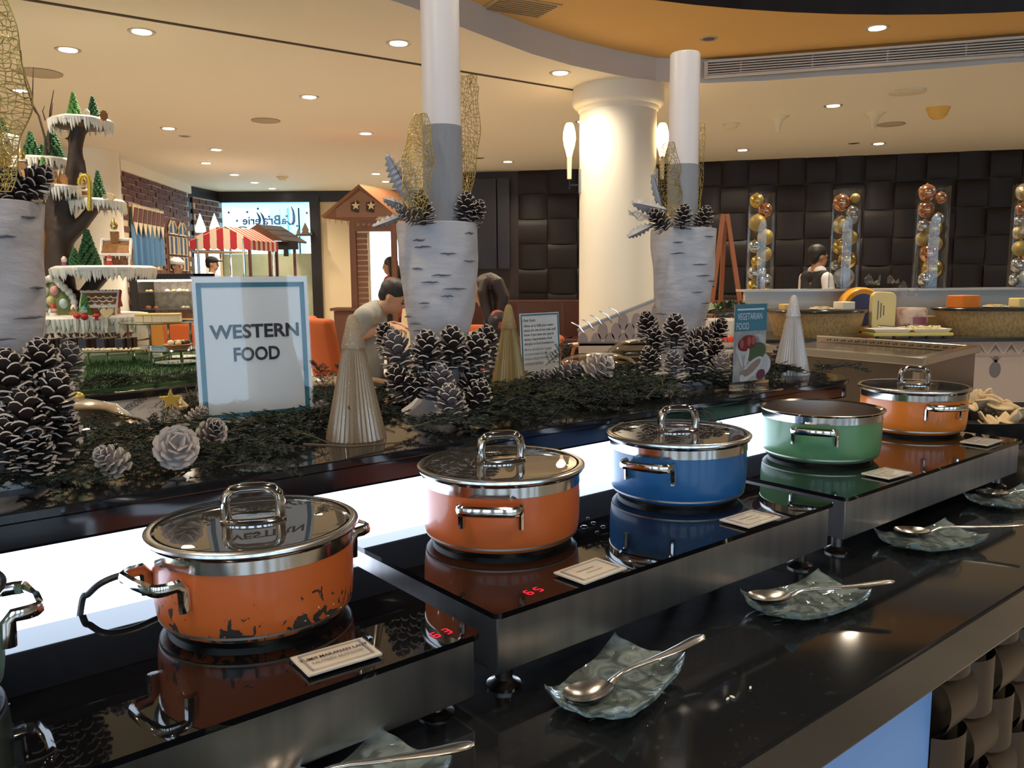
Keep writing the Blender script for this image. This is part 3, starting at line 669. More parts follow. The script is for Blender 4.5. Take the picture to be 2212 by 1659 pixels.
# ---- glass plates with serving spoons
plate_m = clear('rippled_green_glass', (.55,.62,.60), 1.5, .06, .45, (.30,.36,.35), bump=(20,.45))
mm = MB(); PL, PWd = .182, .106
def plf(s,t,top=True):
    x = (s*2-1); y = (t*2-1); k = (abs(x)**3+abs(y)**3)
    z = .004 + .009*abs(x)**3*abs(y)**1.5 + .007*abs(x)**5 + .005*abs(y)**5 + .0007*math.sin(9*x+5*y)+.0006*math.sin(13*y-7*x)
    wx = 1+.02*math.sin(19*t)+.0*x; wy = 1+.03*math.sin(15*s+1)
    r = 1-.05*(abs(x)*abs(y))**4
    return (x*PL/2*wx*r, y*PWd/2*wy*r, z + (.006 if top else 0))
mm.grid(lambda s,t: plf(s,t), 22, 16); k0 = len(mm.v); mm.grid(lambda s,t: plf(1-s,t,False), 22, 16)
nu, nv = 23, 17
def bd(i): return [j for j in range(nu)] 
top = [j for j in range(nu)] + [nu*(j)+nu-1 for j in range(1,nv)] + [nu*(nv-1)+j for j in range(nu-2,-1,-1)] + [nu*j for j in range(nv-2,0,-1)]
def mir(i): r,c = divmod(i,nu); return k0+r*nu+(nu-1-c)
for a,b in zip(top, top[1:]+top[:1]): mm.f.append((b,a,mir(a),mir(b))); mm.m.append(0)
plate_me = mm.mesh('glass_plate',[plate_m],True,60)
spoon_m = mat('warm_spoon_steel', (.60,.56,.52), .22, 1.0)
mm = MB()
def sp(s,t):
    a = s*2*PI; r = t; x = -.068 + .034*r*math.cos(a); y = .0225*r*math.sin(a)*(1-.12*math.cos(a)); z = .0105*(r*r)-.004
    return (x,y,z)
mm.grid(sp, 28, 8); mm.grid(lambda s,t: (sp(1-s,t)[0], sp(1-s,t)[1], sp(1-s,t)[2]-.0014), 28, 8)
pts = [(-.036,0,.0055),(-.028,0,.010),(-.018,0,.0135),(0,0,.0155),(.03,0,.0165),(.06,0,.0185),(.085,0,.021),(.105,0,.0235),(.116,0,.0245),(.122,0,.0248)]
wd2 = [.0065,.0045,.0038,.0036,.0045,.0062,.0080,.0090,.0078,.003]
mm.tube(pts, [.0018]*10, 4); mm.v = mm.v[:-40] if False else mm.v
def hand(s,t):
    k = s*9; i = min(8,int(k)); f = k-i; x = pts[i][0]+(pts[i+1][0]-pts[i][0])*f; z = pts[i][2]+(pts[i+1][2]-pts[i][2])*f; w = wd2[i]+(wd2[i+1]-wd2[i])*f
    a = t*2*PI; return (x, w*math.cos(a), z+.0022*math.sin(a))
mm.grid(hand, 30, 10)
spoon_me = mm.mesh('serving_spoon',[spoon_m],True,70)
WH = ['beside the warmer reading 63','below the clean orange pot','below the blue pot','below the green pot','below the amber orange pot']
for i,(u,v,ya,su,sv,sya,pit) in enumerate(((.345,.665,16,.356,.692,-31,0),(.705,.663,16,.7185,.652,-6,0),(1.112,.657,-9,1.12,.649,-38,0),(1.554,.669,-20,1.600,.652,-50,0),(1.965,.680,-22,2.005,.662,-58,0))):
    o = tag(link('glass_plate', plate_me, None, C(u,v,ZC+.0005), AN+math.radians(ya)), 'rippled greenish glass plate on the black counter '+WH[i], 'plate', 'glass spoon plates')
    s = tag(link('serving_spoon', spoon_me, None, C(su,sv,ZC+.0155), None), 'steel serving spoon resting on the glass plate '+WH[i], 'spoon', 'serving spoons')
    s.rotation_euler = (0,0,AN+math.radians(sya))
rice = MB().ball((0,0,.0015),(.0038,.0016,.0015),8,6).mesh('rice_grain',[mat('cooked_rice',(.8,.75,.62),.5)])
for px,py,a in ((1572,1512,.9),(1582,1508,2.4),(1621,1488,1.2)):
    tag(link('rice_grain', rice, None, PZ(px,py,ZC), a), 'dropped grain of rice on the black counter', 'rice grain', 'dropped rice')
# ---- dish of crackers at the end
c = C(2.45,1.00,ZC)
dk = thing('serving_bowl', 'wide shallow black bowl of prawn crackers at the counter end', 'bowl', c)
MB().lathe([(.09,0),(.13,.012),(.185,.060),(.200,.115),(.193,.115),(.178,.066),(.11,.03),(0,.024)],48).build('bowl', mat('black_melamine',(.014,.012,.012),.35), dk)
krup = mat('pale_cracker', (.72,.53,.30), .75, bump=(40,.5))
for i in range(70):
    a = random.uniform(0,2*PI); r = .165*math.sqrt(random.random()); mm = MB(); w = random.uniform(.018,.034); ph = random.uniform(0,6)
    mm.grid(lambda s,t: (w*(s*2-1), w*.75*(t*2-1)*(1-.3*(s*2-1)**2), .012*math.sin(3*s+ph)+.012*math.cos(4*t+ph)), 6, 6)
    o = mm.build('prawn_cracker', krup, None, (c.x+r*math.cos(a), c.y+r*math.sin(a), ZC+.085+.075*(1-(r/.18)**2)+random.uniform(-.012,.012)), None, True, 60, 0, (random.uniform(-.6,.6),random.uniform(-.6,.6),a))
    so = o.modifiers.new('thick','SOLIDIFY'); so.thickness = .004; tag(o,'curled pale prawn cracker heaped in the black bowl','cracker','prawn crackers')
# ================================================================ ON THE SHELF
def ftext(name, body, w, h, m, parent, loc, rot=(PI/2,0,0), ext=.0002, bold=0., align='CENTER'):
    """lettering fitted into a width and cap height, its first line's middle at loc"""
    o = text(name, body, 1.0, m, parent, loc, rot, 'LEFT', 0, bold=bold)
    xs = [v.co.x for v in o.data.vertices]; ys = [v.co.y for v in o.data.vertices]; x0,x1,y0,y1 = min(xs),max(xs),min(ys),max(ys)
    if w is None: w = h/(y1-y0)*(x1-x0)
    for v in o.data.vertices:
        v.co.x = ((v.co.x-x0)/(x1-x0)-(.5 if align == 'CENTER' else 0))*w; v.co.y = ((v.co.y-y0)/(y1-y0)-.5)*h; v.co.z = 0
    return o
# ---- WESTERN FOOD
t = thing('table_sign', 'tall acrylic sign reading WESTERN FOOD with blue border', 'sign', (-.462,1.492,ZS), 0, None, (math.radians(-2.1),0,math.radians(32.4)))
W_, H_ = .207, .275
MB().box((0,.0,H_/2),(W_,.006,H_)).build('acrylic_holder', acryl, t, smooth=False)
m = MB(); m.box((0,.03,.002),(W_,.07,.004)); m.build('holder_foot', acryl, t, smooth=False)
MB().box((0,0,H_/2),(W_-.003,.0024,H_-.003)).build('paper', white_paper, t, smooth=False)
m = MB(); bw = .0085; x = W_/2-.0075; zt, zb = H_-.0115, .022
for s in (-1,1): m.box((s*(x-bw/2),-.0016,(zt+zb)/2),(bw,.0008,zt-zb))
for z in (zt-bw/2, zb+bw/2): m.box((0,-.0016,z),(2*x,.0008,bw))
m.build('printed_border', teal, t, smooth=False)
ftext('lettering', 'WESTERN', .160, .0255, ink, t, (.002,-.0022,H_-.0985), bold=.030)
ftext('lettering', 'FOOD', .083, .0255, ink, t, (.003,-.0022,H_-.1395), bold=.030)
# ---- VEGETARIAN FOOD
t = thing('table_sign', 'narrow acrylic stand sign reading VEGETARIAN FOOD with a food photo', 'sign', (.554,1.923,ZS), math.radians(33.9))
W_, H_ = .118, .205
MB().box((0,0,H_/2+.006),(W_,.007,H_)).build('acrylic_holder', acryl, t, smooth=False)
m = MB()
m.grid(lambda a,b: ((a*2-1)*W_/2*1.06, -.004-.045*max(0,b-.35)/.65 , .020*(1-b/.35)**2+.003 if b < .35 else .003), 1, 14); m.grid(lambda a,b: ((a*2-1)*W_/2*1.06, .004+.045*max(0,b-.35)/.65, .020*(1-b/.35)**2+.003 if b < .35 else .003), 1, 14)
o = m.build('holder_foot', acryl, t); so = o.modifiers.new('s','SOLIDIFY'); so.thickness = .003
pw, ph = W_-.008, H_-.026; z0 = .024
MB().box((0,0,z0+ph/2),(pw,.002,ph)).build('paper', mat('photo_grey_print',(.22,.24,.27),.3,noise=(22,(.38,.36,.34),.4,.6),coat=.4), t, smooth=False)
yf = -.0013
MB().box((0,yf,z0+ph-.031),(pw,.0006,.062)).build('printed_band', teal, t, smooth=False)
MB().box((-.001,yf-.0004,z0+ph-.012),(pw*.84,.0004,.0038)).build('printed_rule', mat('pale_print',(.62,.66,.72),.5), t, smooth=False)
pal = mat('pale_print',(.62,.66,.72),.5)
ftext('lettering','VEGETARIAN',pw*.77,.0155,pal,t,(-.004,yf-.0005,z0+ph-.028)); ftext('lettering','FOOD',pw*.38,.0155,pal,t,(-pw*.25,yf-.0005,z0+ph-.050))
def disc(m, x, z, rx, rz, y, rot=0, n=20):
    m.prism([(x+rx*math.cos(a)*math.cos(rot)-rz*math.sin(a)*math.sin(rot), z+rx*math.cos(a)*math.sin(rot)+rz*math.sin(a)*math.cos(rot)) for a in [2*PI*i/n for i in range(n)]], y, y+.0003, 'y')
def prt(name, shapes, col, y):
    mm = MB()
    for s in shapes: disc(mm, *s[:4], y, *(s[4:] or ()))
    mm.build(name, mat('print_%d_%d_%d'%tuple(int(c*100) for c in col), col, .4, coat=.3), t, smooth=False)
prt('printed_shape', [(-.008,.107,.043,.021,.25),(.03,.115,.02,.018),(.034,.06,.04,.03)], (.42,.43,.47), yf-.0003)
prt('printed_shape', [(-.012,.113,.032,.018,.2)], (.16,.012,.02), yf-.0006)
prt('printed_shape', [(-.03,.112,.006,.011),(-.005,.117,.007,.011),(.01,.119,.007,.011)], (.35,.07,.08), yf-.0009)
prt('printed_shape', [(.022,.09,.034,.022,.3)], (.045,.09,.045), yf-.0006)
prt('printed_shape', [(-.035,.078,.004,.022,.45),(-.012,.08,.006,.022,-.3),(.005,.052,.046,.017,.55)], (.50,.48,.47), yf-.0009)
prt('printed_shape', [(.008,.055,.034,.010,.55),(-.02,.046,.014,.006,.2)], (.24,.18,.15), yf-.0012)
prt('printed_shape', [(.038,.037,.016,.012,.3)], (.10,.015,.045), yf-.0012)
# ---- Dear Guest notice
t = thing('table_sign', 'small acrylic notice beginning Dear Guest behind the gold glass tree', 'sign', (.083,2.147,ZS), 0, None, (math.radians(-3),0,math.radians(44)))
W_, H_ = .166, .205
MB().box((0,0,H_/2),(W_,.006,H_)).build('acrylic_holder', acryl, t, smooth=False)
MB().box((-.006,0,H_/2-.012),(W_-.022,.002,H_-.032)).build('paper', mat('notice_paper',(.70,.69,.69),.6,coat=.2), t, smooth=False)
m = MB(); xl, xr, ztp = -.006-(W_-.022)/2+.004, -.006+(W_-.022)/2-.004, H_-.032
for xx in (xl,xr): m.box((xx,-.0014,ztp/2),(.0045,.0006,ztp-.006))
m.box(((xl+xr)/2,-.0014,ztp),(xr-xl+.0045,.0006,.004)); m.build('printed_border', teal, t, smooth=False)
LN = [('Dear Guest,',.36,0),('Allow us to fulfil your needs -',.94,0),('please let one of our wait staff',.97,0),('know if you have any special',.90,0),('dietary requirements, food',.84,0),('allergies or food intolerances',.90,0),('Mohon beritahukan kepada',.82,1),('karyawan kami bila ada diet',.84,1),('khusus, alergi terhadap',.71,1),('makanan tertentu',.55,1)]
for i,(s,w,g) in enumerate(LN):
    ftext('lettering', s, (xr-xl-.014)*w, .0088, greyink if g else ink, t, (xl+.007,-.0018,H_-.046-i*.0115-(.003 if i else 0)-(.003 if g else 0)), bold=.01, align='LEFT')
# ---- ribbed glass trees
def glass_tree(u, v, label, col, h=.205, r=.045):
    mt = mat(label.split()[0]+'_ribbed_glass', col, .26, .35, coat=.5, noise=(400,tuple(min(1,c*2.2) for c in col),.66,.7)); t = thing('glass_tree', label, 'ornament', C(u,v,ZS))
    pr = [(r,0)]+[(r*(1-.86*k), h*k) for k in [i/16 for i in range(1,13)]]
    MB().lathe(pr,144,wob=lambda a,z,j: 1+.028*math.cos(36*a)*(1 if j < 12 else .3)).build('ribbed_body', mt, t)
    k = .735; MB().lathe([(r*(1-.86*k)+.0012,h*k),(r*(1-.86*k)+.0016,h*k+.004),(r*.165+.001,h*.97),(r*.12,h),(0,h+.002)],32).build('frosted_tip', mat(label.split()[0]+'_frosted_tip',tuple(c*1.05 for c in col),.5,.2,noise=(250,tuple(min(1,c*1.7) for c in col),.55,.7)), t)
glass_tree(.672,1.245,'champagne gold ribbed glass tree beside the WESTERN FOOD sign',(.31,.225,.15),.208,.050)
glass_tree(1.215,1.50,'antique gold ribbed glass tree in front of the Dear Guest notice',(.30,.21,.085))
glass_tree(2.02,1.265,'white ribbed glass tree at the shelf end',(.50,.455,.44),.213,.048)
# ---- pine cones
sc_brown = mat('pine_scale_brown', (.030,.018,.016), .6); sc_tip = mat('frosted_scale_tip', (.50,.44,.40), .7)
sc_grey = mat('frosted_scale_grey', (.13,.105,.11), .7); sc_pale = mat('pale_scale', (.36,.30,.28), .7); sc_ptip = mat('pale_scale_tip', (.56,.48,.43), .7)
def scale_mesh(mats):
    mm = MB(); rows = [(0,.13),(.45,.30),(.80,.37),(1.0,.20)]; V = []
    for top in (1,0):
        for x,w in rows:
            for y in (-w,0,w): V.append((x,y,.22*x*x + (.05*(1-(y/w)**2)) + (.045+.05*x if top else 0)))
    Fc = []; Mi = []
    for r in range(3):
        for c in range(2):
            a = r*3+c; Fc.append((a,a+3,a+4,a+1)); Mi.append(1 if r == 2 else 0); b = a+12; Fc.append((b,b+1,b+4,b+3)); Mi.append(0)
    for r in range(3): Fc.append((r*3,r*3+12,r*3+15,r*3+3)); Mi.append(1 if r == 2 else 0); Fc.append((r*3+2,r*3+5,r*3+17,r*3+14)); Mi.append(1 if r == 2 else 0)
    for c in range(2): Fc.append((9+c,21+c,22+c,10+c)); Mi.append(1)
    mm.v = V; mm.f = Fc; mm.m = Mi
    return mm.mesh('scale', mats, True, 50)
SCM = {'d': scale_mesh([sc_brown,sc_tip]), 'g': scale_mesh([sc_grey,sc_tip]), 'p': scale_mesh([sc_pale,sc_ptip])}
def cone_xf(h, r, n, opened):
    out = []
    for k in range(n):
        t = k/(n-1); a = k*2.39996; z = h*(.08+.80*t**.95); el = math.radians(-12+ (80 if not opened else 62)*t**1.3)
        ln = r*(.30+.70*math.sin(PI*(.22+.62*t))**.9)*(1 if not opened else 1.15-.2*t) - r*.10*t; rc = r*.22*(1-.75*t)
        w = r*.95*(1-.35*t)*(1.0 if not opened else 1.25)
        out.append((Vector((rc*math.cos(a),rc*math.sin(a),z)), el, a, ln, w))
    return out
CORE = {}
def pine_cone(px, py, v, hp, kind='d', tilt=(0,0), label='', parts=True, opened=False, n=46, group=None, pos=None):
    p = pos or PV(px,py,v); dep = (p-CP).dot(FW); h = hp*dep/F; r = h*.40*(1.25 if opened else 1)
    t = thing('pine_cone', label, 'pine cone', p, 0, group)
    Rm = (Matrix.Rotation(tilt[1],4,'Z') @ Matrix.Rotation(tilt[0],4,'Y')); t.rotation_euler = Rm.to_euler(); t.location = p - (Rm.to_3x3() @ Vector((0,0,h*.48)))
    if kind not in CORE: CORE[kind] = MB().lathe([(.0,.03),(.24,.05),(.26,.3),(.18,.6),(.07,.86),(0,.92)],10).mesh('core',[SCM[kind].materials[0]])
    o = link('core', CORE[kind], t); o.scale = (r,r,h)
    xf = cone_xf(h, r, n, opened)
    lo = min(((Rm.to_3x3() @ (q + Vector((math.cos(a_)*math.cos(e_),math.sin(a_)*math.cos(e_),math.sin(e_)))*l_)).z for q,e_,a_,l_,w_ in xf)) + t.location.z - .004
    if lo < ZS and p.z < ZS+.12: t.location.z += ZS-lo          # rests on the shelf
    if parts:
        for loc,el,a,ln,w in xf:
            s = link('scale', SCM[kind], t, loc); s.rotation_euler = (0,-el,a); s.scale = (ln,w,ln*.8)
    else:
        mm = MB(); src = SCM[kind]
        sv = [x.co.copy() for x in src.vertices]; sf = [tuple(f.vertices) for f in src.polygons]; sm = [f.material_index for f in src.polygons]
        for loc,el,a,ln,w in xf:
            Mx = Matrix.Translation(loc) @ Matrix.Rotation(a,4,'Z') @ Matrix.Rotation(-el,4,'Y') @ Matrix.Diagonal((ln,w,ln*.8,1))
            o0 = len(mm.v); mm.v += [tuple(Mx @ q) for q in sv]; mm.f += [tuple(i+o0 for i in f) for f in sf]; mm.m += sm
        stuff(mm.build('scales', [src.materials[0],src.materials[1]], t))
    return t
GLp, GM, GR = 'cones around the tall planter by the orange chipped pot', 'cones around the middle planter', 'cones around the planter by the vegetarian sign'
for i,(px,py,v,hp,k,tl) in enumerate(((85,800,1.222,115,'d',(.1,0)),(22,835,1.20,135,'d',(-.1,.4)),(110,872,1.19,125,'d',(.25,.5)),(50,915,1.17,130,'d',(.15,2)),(128,945,1.21,110,'d',(.4,0)),(8,965,1.16,115,'d',(.1,1)),(75,975,1.165,95,'d',(.3,-1)),(140,795,1.30,95,'g',(.3,.3)))):
    pine_cone(px,py,v,hp,k,tl,'frost-tipped brown pine cone clustered at the foot of the cropped birch planter',True,group=GLp,n=50)
for px,py,hp,tl in ((62,402,100,(.9,.1)),(25,412,90,(.5,2.4))): pine_cone(px,py,1.27,hp,'d',tl,'frosted pine cone on top of the cropped birch planter',True,group='cones on top of the cropped planter')
for i,(px,py,v,hp,k,tl) in enumerate(((839,738,1.40,70,'d',(-.3,0)),(862,770,1.30,98,'g',(-.25,0)),(922,768,1.27,92,'d',(0,0)),(976,758,1.27,92,'d',(0,0)),(1024,772,1.262,92,'d',(.12,0)),(1043,752,1.36,84,'d',(.25,0)),(868,832,1.27,82,'d',(-.5,0)),(949,835,1.24,84,'g',(.1,0)),(1016,838,1.26,86,'d',(.2,0)),(975,878,1.20,84,'g',(-.15,0)),(1030,872,1.22,80,'d',(.3,0)),(905,830,1.26,60,'d',(.5,1)))):
    pine_cone(px,py,v,hp,k,tl,('grey frosted' if k == 'g' else 'dark frost-tipped')+' pine cone clustered round the middle birch planter',True,group=GM+k,n=44)
for px,py,hp,k,tl in ((885,462,52,'g',(-1.1,0)),(912,457,66,'d',(-.1,0)),(1006,452,62,'d',(.1,0)),(1026,462,54,'d',(.5,0))):
    pine_cone(px,py,1.295,hp,k,tl,('whitened pine cone lying' if k == 'g' else 'dark pine cone standing')+' on top of the middle birch planter',True,group='cones on top of the middle planter'+k,n=40)
for px,py,v,hp,k,tl in ((1400,712,1.36,66,'d',(-.15,0)),(1416,740,1.33,60,'d',(-.1,0)),(1404,782,1.32,58,'d',(-.2,0)),(1457,722,1.28,74,'d',(.05,0)),(1508,733,1.28,62,'d',(1.0,0)),(1546,722,1.33,62,'d',(.5,0)),(1455,790,1.26,56,'g',(-.1,0)),(1500,778,1.26,74,'d',(.1,0)),(1540,770,1.28,66,'d',(.3,0)),(1553,810,1.24,62,'p',(.3,0)),(1575,790,1.27,54,'g',(.6,0))):
    pine_cone(px,py,v,hp,k,tl,{'d':'dark frost-tipped','g':'grey frosted','p':'pale frosted'}[k]+' pine cone clustered round the birch planter by the vegetarian sign',False,group=GR+k,n=44)
for px,py,hp,tl in ((1426,478,54,(-.7,0)),(1476,472,52,(.1,0)),(1520,474,50,(.3,0))):
    pine_cone(px,py,1.305,hp,'d',tl,'frosted pine cone on top of the birch planter behind the vegetarian sign',False,group='cones on top of the planter by the vegetarian sign',n=40)
for px,py,v,hp,k,tl,op,lab in ((242,1008,1.18,78,'p',(-.9,1.2),False,'pale grey pine cone lying in the greenery beside the white open cone'),(383,992,1.17,80,'p',(1.15,-1.1),True,'whitewashed wide open pine cone facing out of the greenery'),(460,958,1.27,74,'g',(1.0,-.9),False,'grey brown pine cone lying in the greenery below the WESTERN FOOD sign'),(332,910,1.46,34,'g',(.2,0),False,'small dark pine cone poking up near the gold star'),(425,900,1.45,48,'p',(.8,0),False,'pale pine cone at the corner of the WESTERN FOOD sign'),(688,888,1.42,40,'p',(.6,0),False,'small pale cone beside the champagne glass tree'),(1168,825,1.44,46,'g',(.9,.5),False,'grey cone lying below the Dear Guest notice'),(1222,822,1.42,62,'g',(1.0,.3),False,'larger grey cone lying right of the Dear Guest notice'),(1290,835,1.36,62,'p',(.9,-.5),True,'pale open cone lying in the greenery behind the blue pot'),(1688,790,1.36,46,'g',(.9,1.0),False,'grey cone beside the vegetarian sign and white glass tree')):
    pine_cone(px,py,v,hp,k,tl,lab,True,opened=op,n=34 if op else 42)
# ---- birch planters with candles
bark = mat('white_birch_bark', (.52,.485,.50), .7, noise=(9,(.38,.36,.385),.5,.75,(1,1,3)), bump=(16,.35,(1,1,3)))
snow = mat('glitter_snow', (.55,.52,.54), .7, bump=(40,.4))
wax = mat('white_candle_wax', (.72,.66,.66), .4); wrapm = mat('grey_gauze_wrap', (.30,.295,.31), .8, bump=(200,.3,(1,1,.1)))
wick_m = mat('wick', (.06,.05,.04), .8)
goldw = mat('gold_glitter_wire', (.50,.36,.10), .3, .8); silw = mat('silver_glitter', (.62,.61,.66), .35, .6)
def planter(u, v, py_top, rt_, py_ctop, py_wrap, label, clabel, cdx=0):
    c = C(u,v,ZS); px = IW/2+F*(c-CP).dot(RT)/(c-CP).dot(FW); zt = PV(px,py_top,v).z-ZS
    t = thing('birch_planter', label, 'planter', c); 
    wob = lambda a,z,j: 1+.02*math.sin(3*a+z*31)+.014*math.sin(7*a-z*57)
    pr = [(rt_*.62,.03),(rt_*.66,.10),(rt_*.74,.16),(rt_*.86,zt*.55),(rt_*.93,zt*.70),(rt_*.97,zt*.82),(rt_*.985,zt*.90),(rt_,zt),(rt_*.96,zt+.001),(rt_*.92,zt-.02),(0,zt-.025)]
    k = []
    for (r0,z0),(r1,z1) in zip(pr[:8],pr[1:8]):
        for q in range(3): k.append((r0+(r1-r0)*q/3, z0+(z1-z0)*q/3))
    MB().lathe(k+pr[7:],48,wob=wob).build('bark_vase', bark, t)
    knot = mat('dark_bark_scar', (.13,.125,.15), .85)
    for i in range(16):
        a = random.uniform(0,2*PI) if i > 9 else math.atan2(-c.y,-c.x)+random.uniform(-1.3,1.3); z = zt*(.42+.56*((i*7)%16)/16); rr = rt_*(.80+.2*z/zt)
        w = random.uniform(.010,.026); mm = MB()
        mm.tube([((rr+.0015)*wob(a+da,z,0)*math.cos(a+da),(rr+.0015)*wob(a+da,z,0)*math.sin(a+da),z+random.uniform(-.001,.001)) for da in [w/rr*(q/3-1) for q in range(7)]],[.0004,.0012,.0016,.0022,.0018,.0013,.0004],5); mm.build('bark_scar', knot, t)
    MB().lathe([(rt_*1.0,0),(rt_*1.02,.008),(rt_*.8,.02),(rt_*.62,.034)],36,wob=wob).build('snowy_foot', snow, t)
    cc = thing('pillar_candle', clabel, 'candle', c+Vector((cdx*RT.x,cdx*RT.y,zt-.024))); zc = PV(px,py_ctop,v).z-ZS-zt+.024; zw = PV(px,py_wrap,v).z-ZS-zt+.024
    R = .0365
    MB().lathe([(R,0),(R,zc-.004),(R-.003,zc),(R-.012,zc-.002),(0,zc-.004)],40).build('wax_pillar', wax, cc)
    MB().lathe([(R*1.02,.0),(R*1.025,.03),(R*1.035,zw*.55),(R*1.04,zw),(R*1.0,zw+.0005)],40,cap=False).build('gauze_wrap', wrapm, cc)
    MB().tube([(0,0,zc-.004),(.001,0,zc+.004),(-.003,0,zc+.010)],.0009,6).build('wick', wick_m, cc)
    return c, zt
pM = planter(.921,1.352,484,.0785,-140,276,'middle birch bark planter between two gold glass trees','very tall white pillar candle rising past the ceiling line',.011)
pR = planter(1.667,1.359,495,.081,112,356,'birch bark planter behind the VEGETARIAN FOOD sign','white pillar candle with visible top and wick',-.004)
pL = planter(.158,1.300,440,.0765,-300,200,'cropped birch bark planter beside the gingerbread tree','pillar candle in the cropped planter',-.03)
# ---- gold mesh leaves: outline and net of fine wire
def net_leaf(name, label, base, tip, width, mt, nx=6, ny=15, wire=.0012, curl=.02, side=(1,0,0), cat='leaf', group=None, lobes=0, seed=1, prof=None):
    rg = random.Random(seed); base, tip = Vector(base), Vector(tip); L = (tip-base); ax = L.normalized(); sd = Vector(side); sd = (sd-ax*sd.dot(ax)).normalized(); nr = ax.cross(sd)
    mm = MB(); V = []
    for j in range(ny+1):
        t = j/ny; w = width*(prof(t) if prof else (.16+.84*math.sin(PI*min(1,t*.93+.05))**.75)); w *= 1+.10*math.sin(t*17+seed)+(lobes*.35*abs(math.sin(t*PI*4)) if lobes else 0)
        for i in range(nx+1):
            s = i/nx*2-1; jx = rg.uniform(-.8,.8)/nx if 0 < i < nx else 0; jy = rg.uniform(-.48,.48)/ny if 0 < j < ny and 0 < i < nx else 0
            tt = t+jy; V.append(base+L*tt+sd*(w*(s+jx))+nr*(curl*math.sin(tt*PI*1.5)+.25*w*(s*s)+.006*math.sin(9*tt+3*s)))
    k = nx+1; fs = []
    for j in range(ny):
        for i in range(nx):
            a,b,c2,d2 = j*k+i,j*k+i+1,(j+1)*k+i+1,(j+1)*k+i; q = rg.random()
            fs += [(a,b,c2),(a,c2,d2)] if q < .3 else [(a,b,d2),(b,c2,d2)] if q < .6 else [(a,b,c2,d2)]
    mm.add(V, fs); o = mm.build(name, mt)
    wf = o.modifiers.new('net','WIREFRAME'); wf.thickness = wire; wf.use_even_offset = False; wf.use_boundary = True
    # shift origin to the leaf's foot
    o.data.transform(Matrix.Translation(-base)); o.location = base
    return tag(o, label, cat, group)
def at(px, py, v): return PV(px,py,v)
net_leaf('mesh_leaf','tall gold mesh leaf behind the middle candle rising highest',at(1000,470,1.40),at(1012,168,1.43),.030,goldw,9,36,.0019,.012,RT,seed=3,prof=lambda t: .25+.55*t**1.2+.35*math.sin(PI*t)**2 if t < .93 else .55)
net_leaf('mesh_leaf','shorter gold mesh leaf curling round the middle candle',at(897,470,1.285),at(907,240,1.300),.028,goldw,9,30,.0019,-.014,RT,seed=5,prof=lambda t: .2+.8*math.sin(PI*(t*.85+.1))**.8)
net_leaf('mesh_leaf','gold mesh leaf in front of the candle by the vegetarian sign',at(1452,470,1.34),at(1440,310,1.35),.030,goldw,10,28,.0017,.012,RT,seed=9,prof=lambda t: .3+.75*math.sin(PI*(t*.8+.12)))
net_leaf('mesh_leaf','narrow wavy gold mesh leaf behind the candle by the vegetarian sign',at(1498,525,1.385),at(1512,270,1.44),.018,goldw,7,28,.0016,.01,RT,seed=11,prof=lambda t: .5+.5*math.sin(PI*t))
net_leaf('mesh_leaf','dense gold mesh leaf on the cropped birch planter',at(-26,410,1.235),at(-26,-40,1.245),.036,goldw,11,48,.0022,.012,RT,seed=13,prof=lambda t: .5+.55*math.sin(PI*(t*.8+.1)))
for a,b,w,sd,lab in (((892,430),(868,345),.016,21,'lacy silver leaf beside the gold leaf at the middle planter'),):
    net_leaf('silver_leaf',lab,at(*a,1.36),at(*b,1.36),w,silw,9,20,.0012,.006,VV if abs(a[1]-b[1]) < 60 else RT,seed=sd,lobes=1)
frost = mat('frosted_silver_sheet', (.45,.44,.47), .5, .2)
def lobed(name, label, a, b, w, v, n=7):
    A_, B_ = at(*a,v), at(*b,v); L = B_-A_; ax = L.normalized(); sd = ax.cross(VV).normalized(); mm = MB(); top = []; bot = []
    for i in range(2*n+1):
        t = i/(2*n); q = w*math.sin(PI*min(1,t*.9+.06))**.8*(1.0 if i%2 else .55); top.append(A_+L*t+sd*q+VV*(.006*math.sin(t*3))); bot.append(A_+L*t-sd*q+VV*(.006*math.sin(t*3)+.004))
    k = 2*n+1; mm.add(top+[A_+L*(i/(2*n))+VV*-.003 for i in range(k)]+bot, [(i,i+1,k+i+1,k+i) for i in range(k-1)]+[(k+i,k+i+1,2*k+i+1,2*k+i) for i in range(k-1)])
    mm.tube([A_-VV*.004,A_+L*.5-VV*.005,A_+L*1.02-VV*.003],[.0012,.0009,.0004],6,mi=1)
    o = mm.build(name,[frost,mat('leaf_vein',(.10,.09,.11),.6)]); so = o.modifiers.new('s','SOLIDIFY'); so.thickness = .0008
    o.data.transform(Matrix.Translation(-A_)); o.location = A_; tag(o,label,'leaf')
lobed('silver_leaf','upright jagged glittering silver leaf at the middle planter',(893,440),(836,333),.022,1.35,10)
lobed('silver_leaf','drooping silver leaf tip at the middle planter',(884,462),(806,490),.009,1.32)
lobed('silver_leaf','white silver leaf pointing at the timber arch',(893,452),(828,430),.012,1.32)
lobed('silver_leaf','broad frosted silver leaf in front of the ivory column',(1440,455),(1366,438),.020,1.33)
lobed('silver_leaf','lobed frosted silver leaf drooping beside the birch planter',(1412,485),(1357,512),.013,1.32)
lobed('silver_leaf','upright frosted silver leaf between candle and column',(1432,460),(1408,372),.013,1.36)
net_leaf('silver_leaf','lacy silver leaf pointing at the ivory column',at(1425,470,1.33),at(1358,462,1.33),.010,silw,6,14,.0011,.004,VV,seed=31,lobes=1)
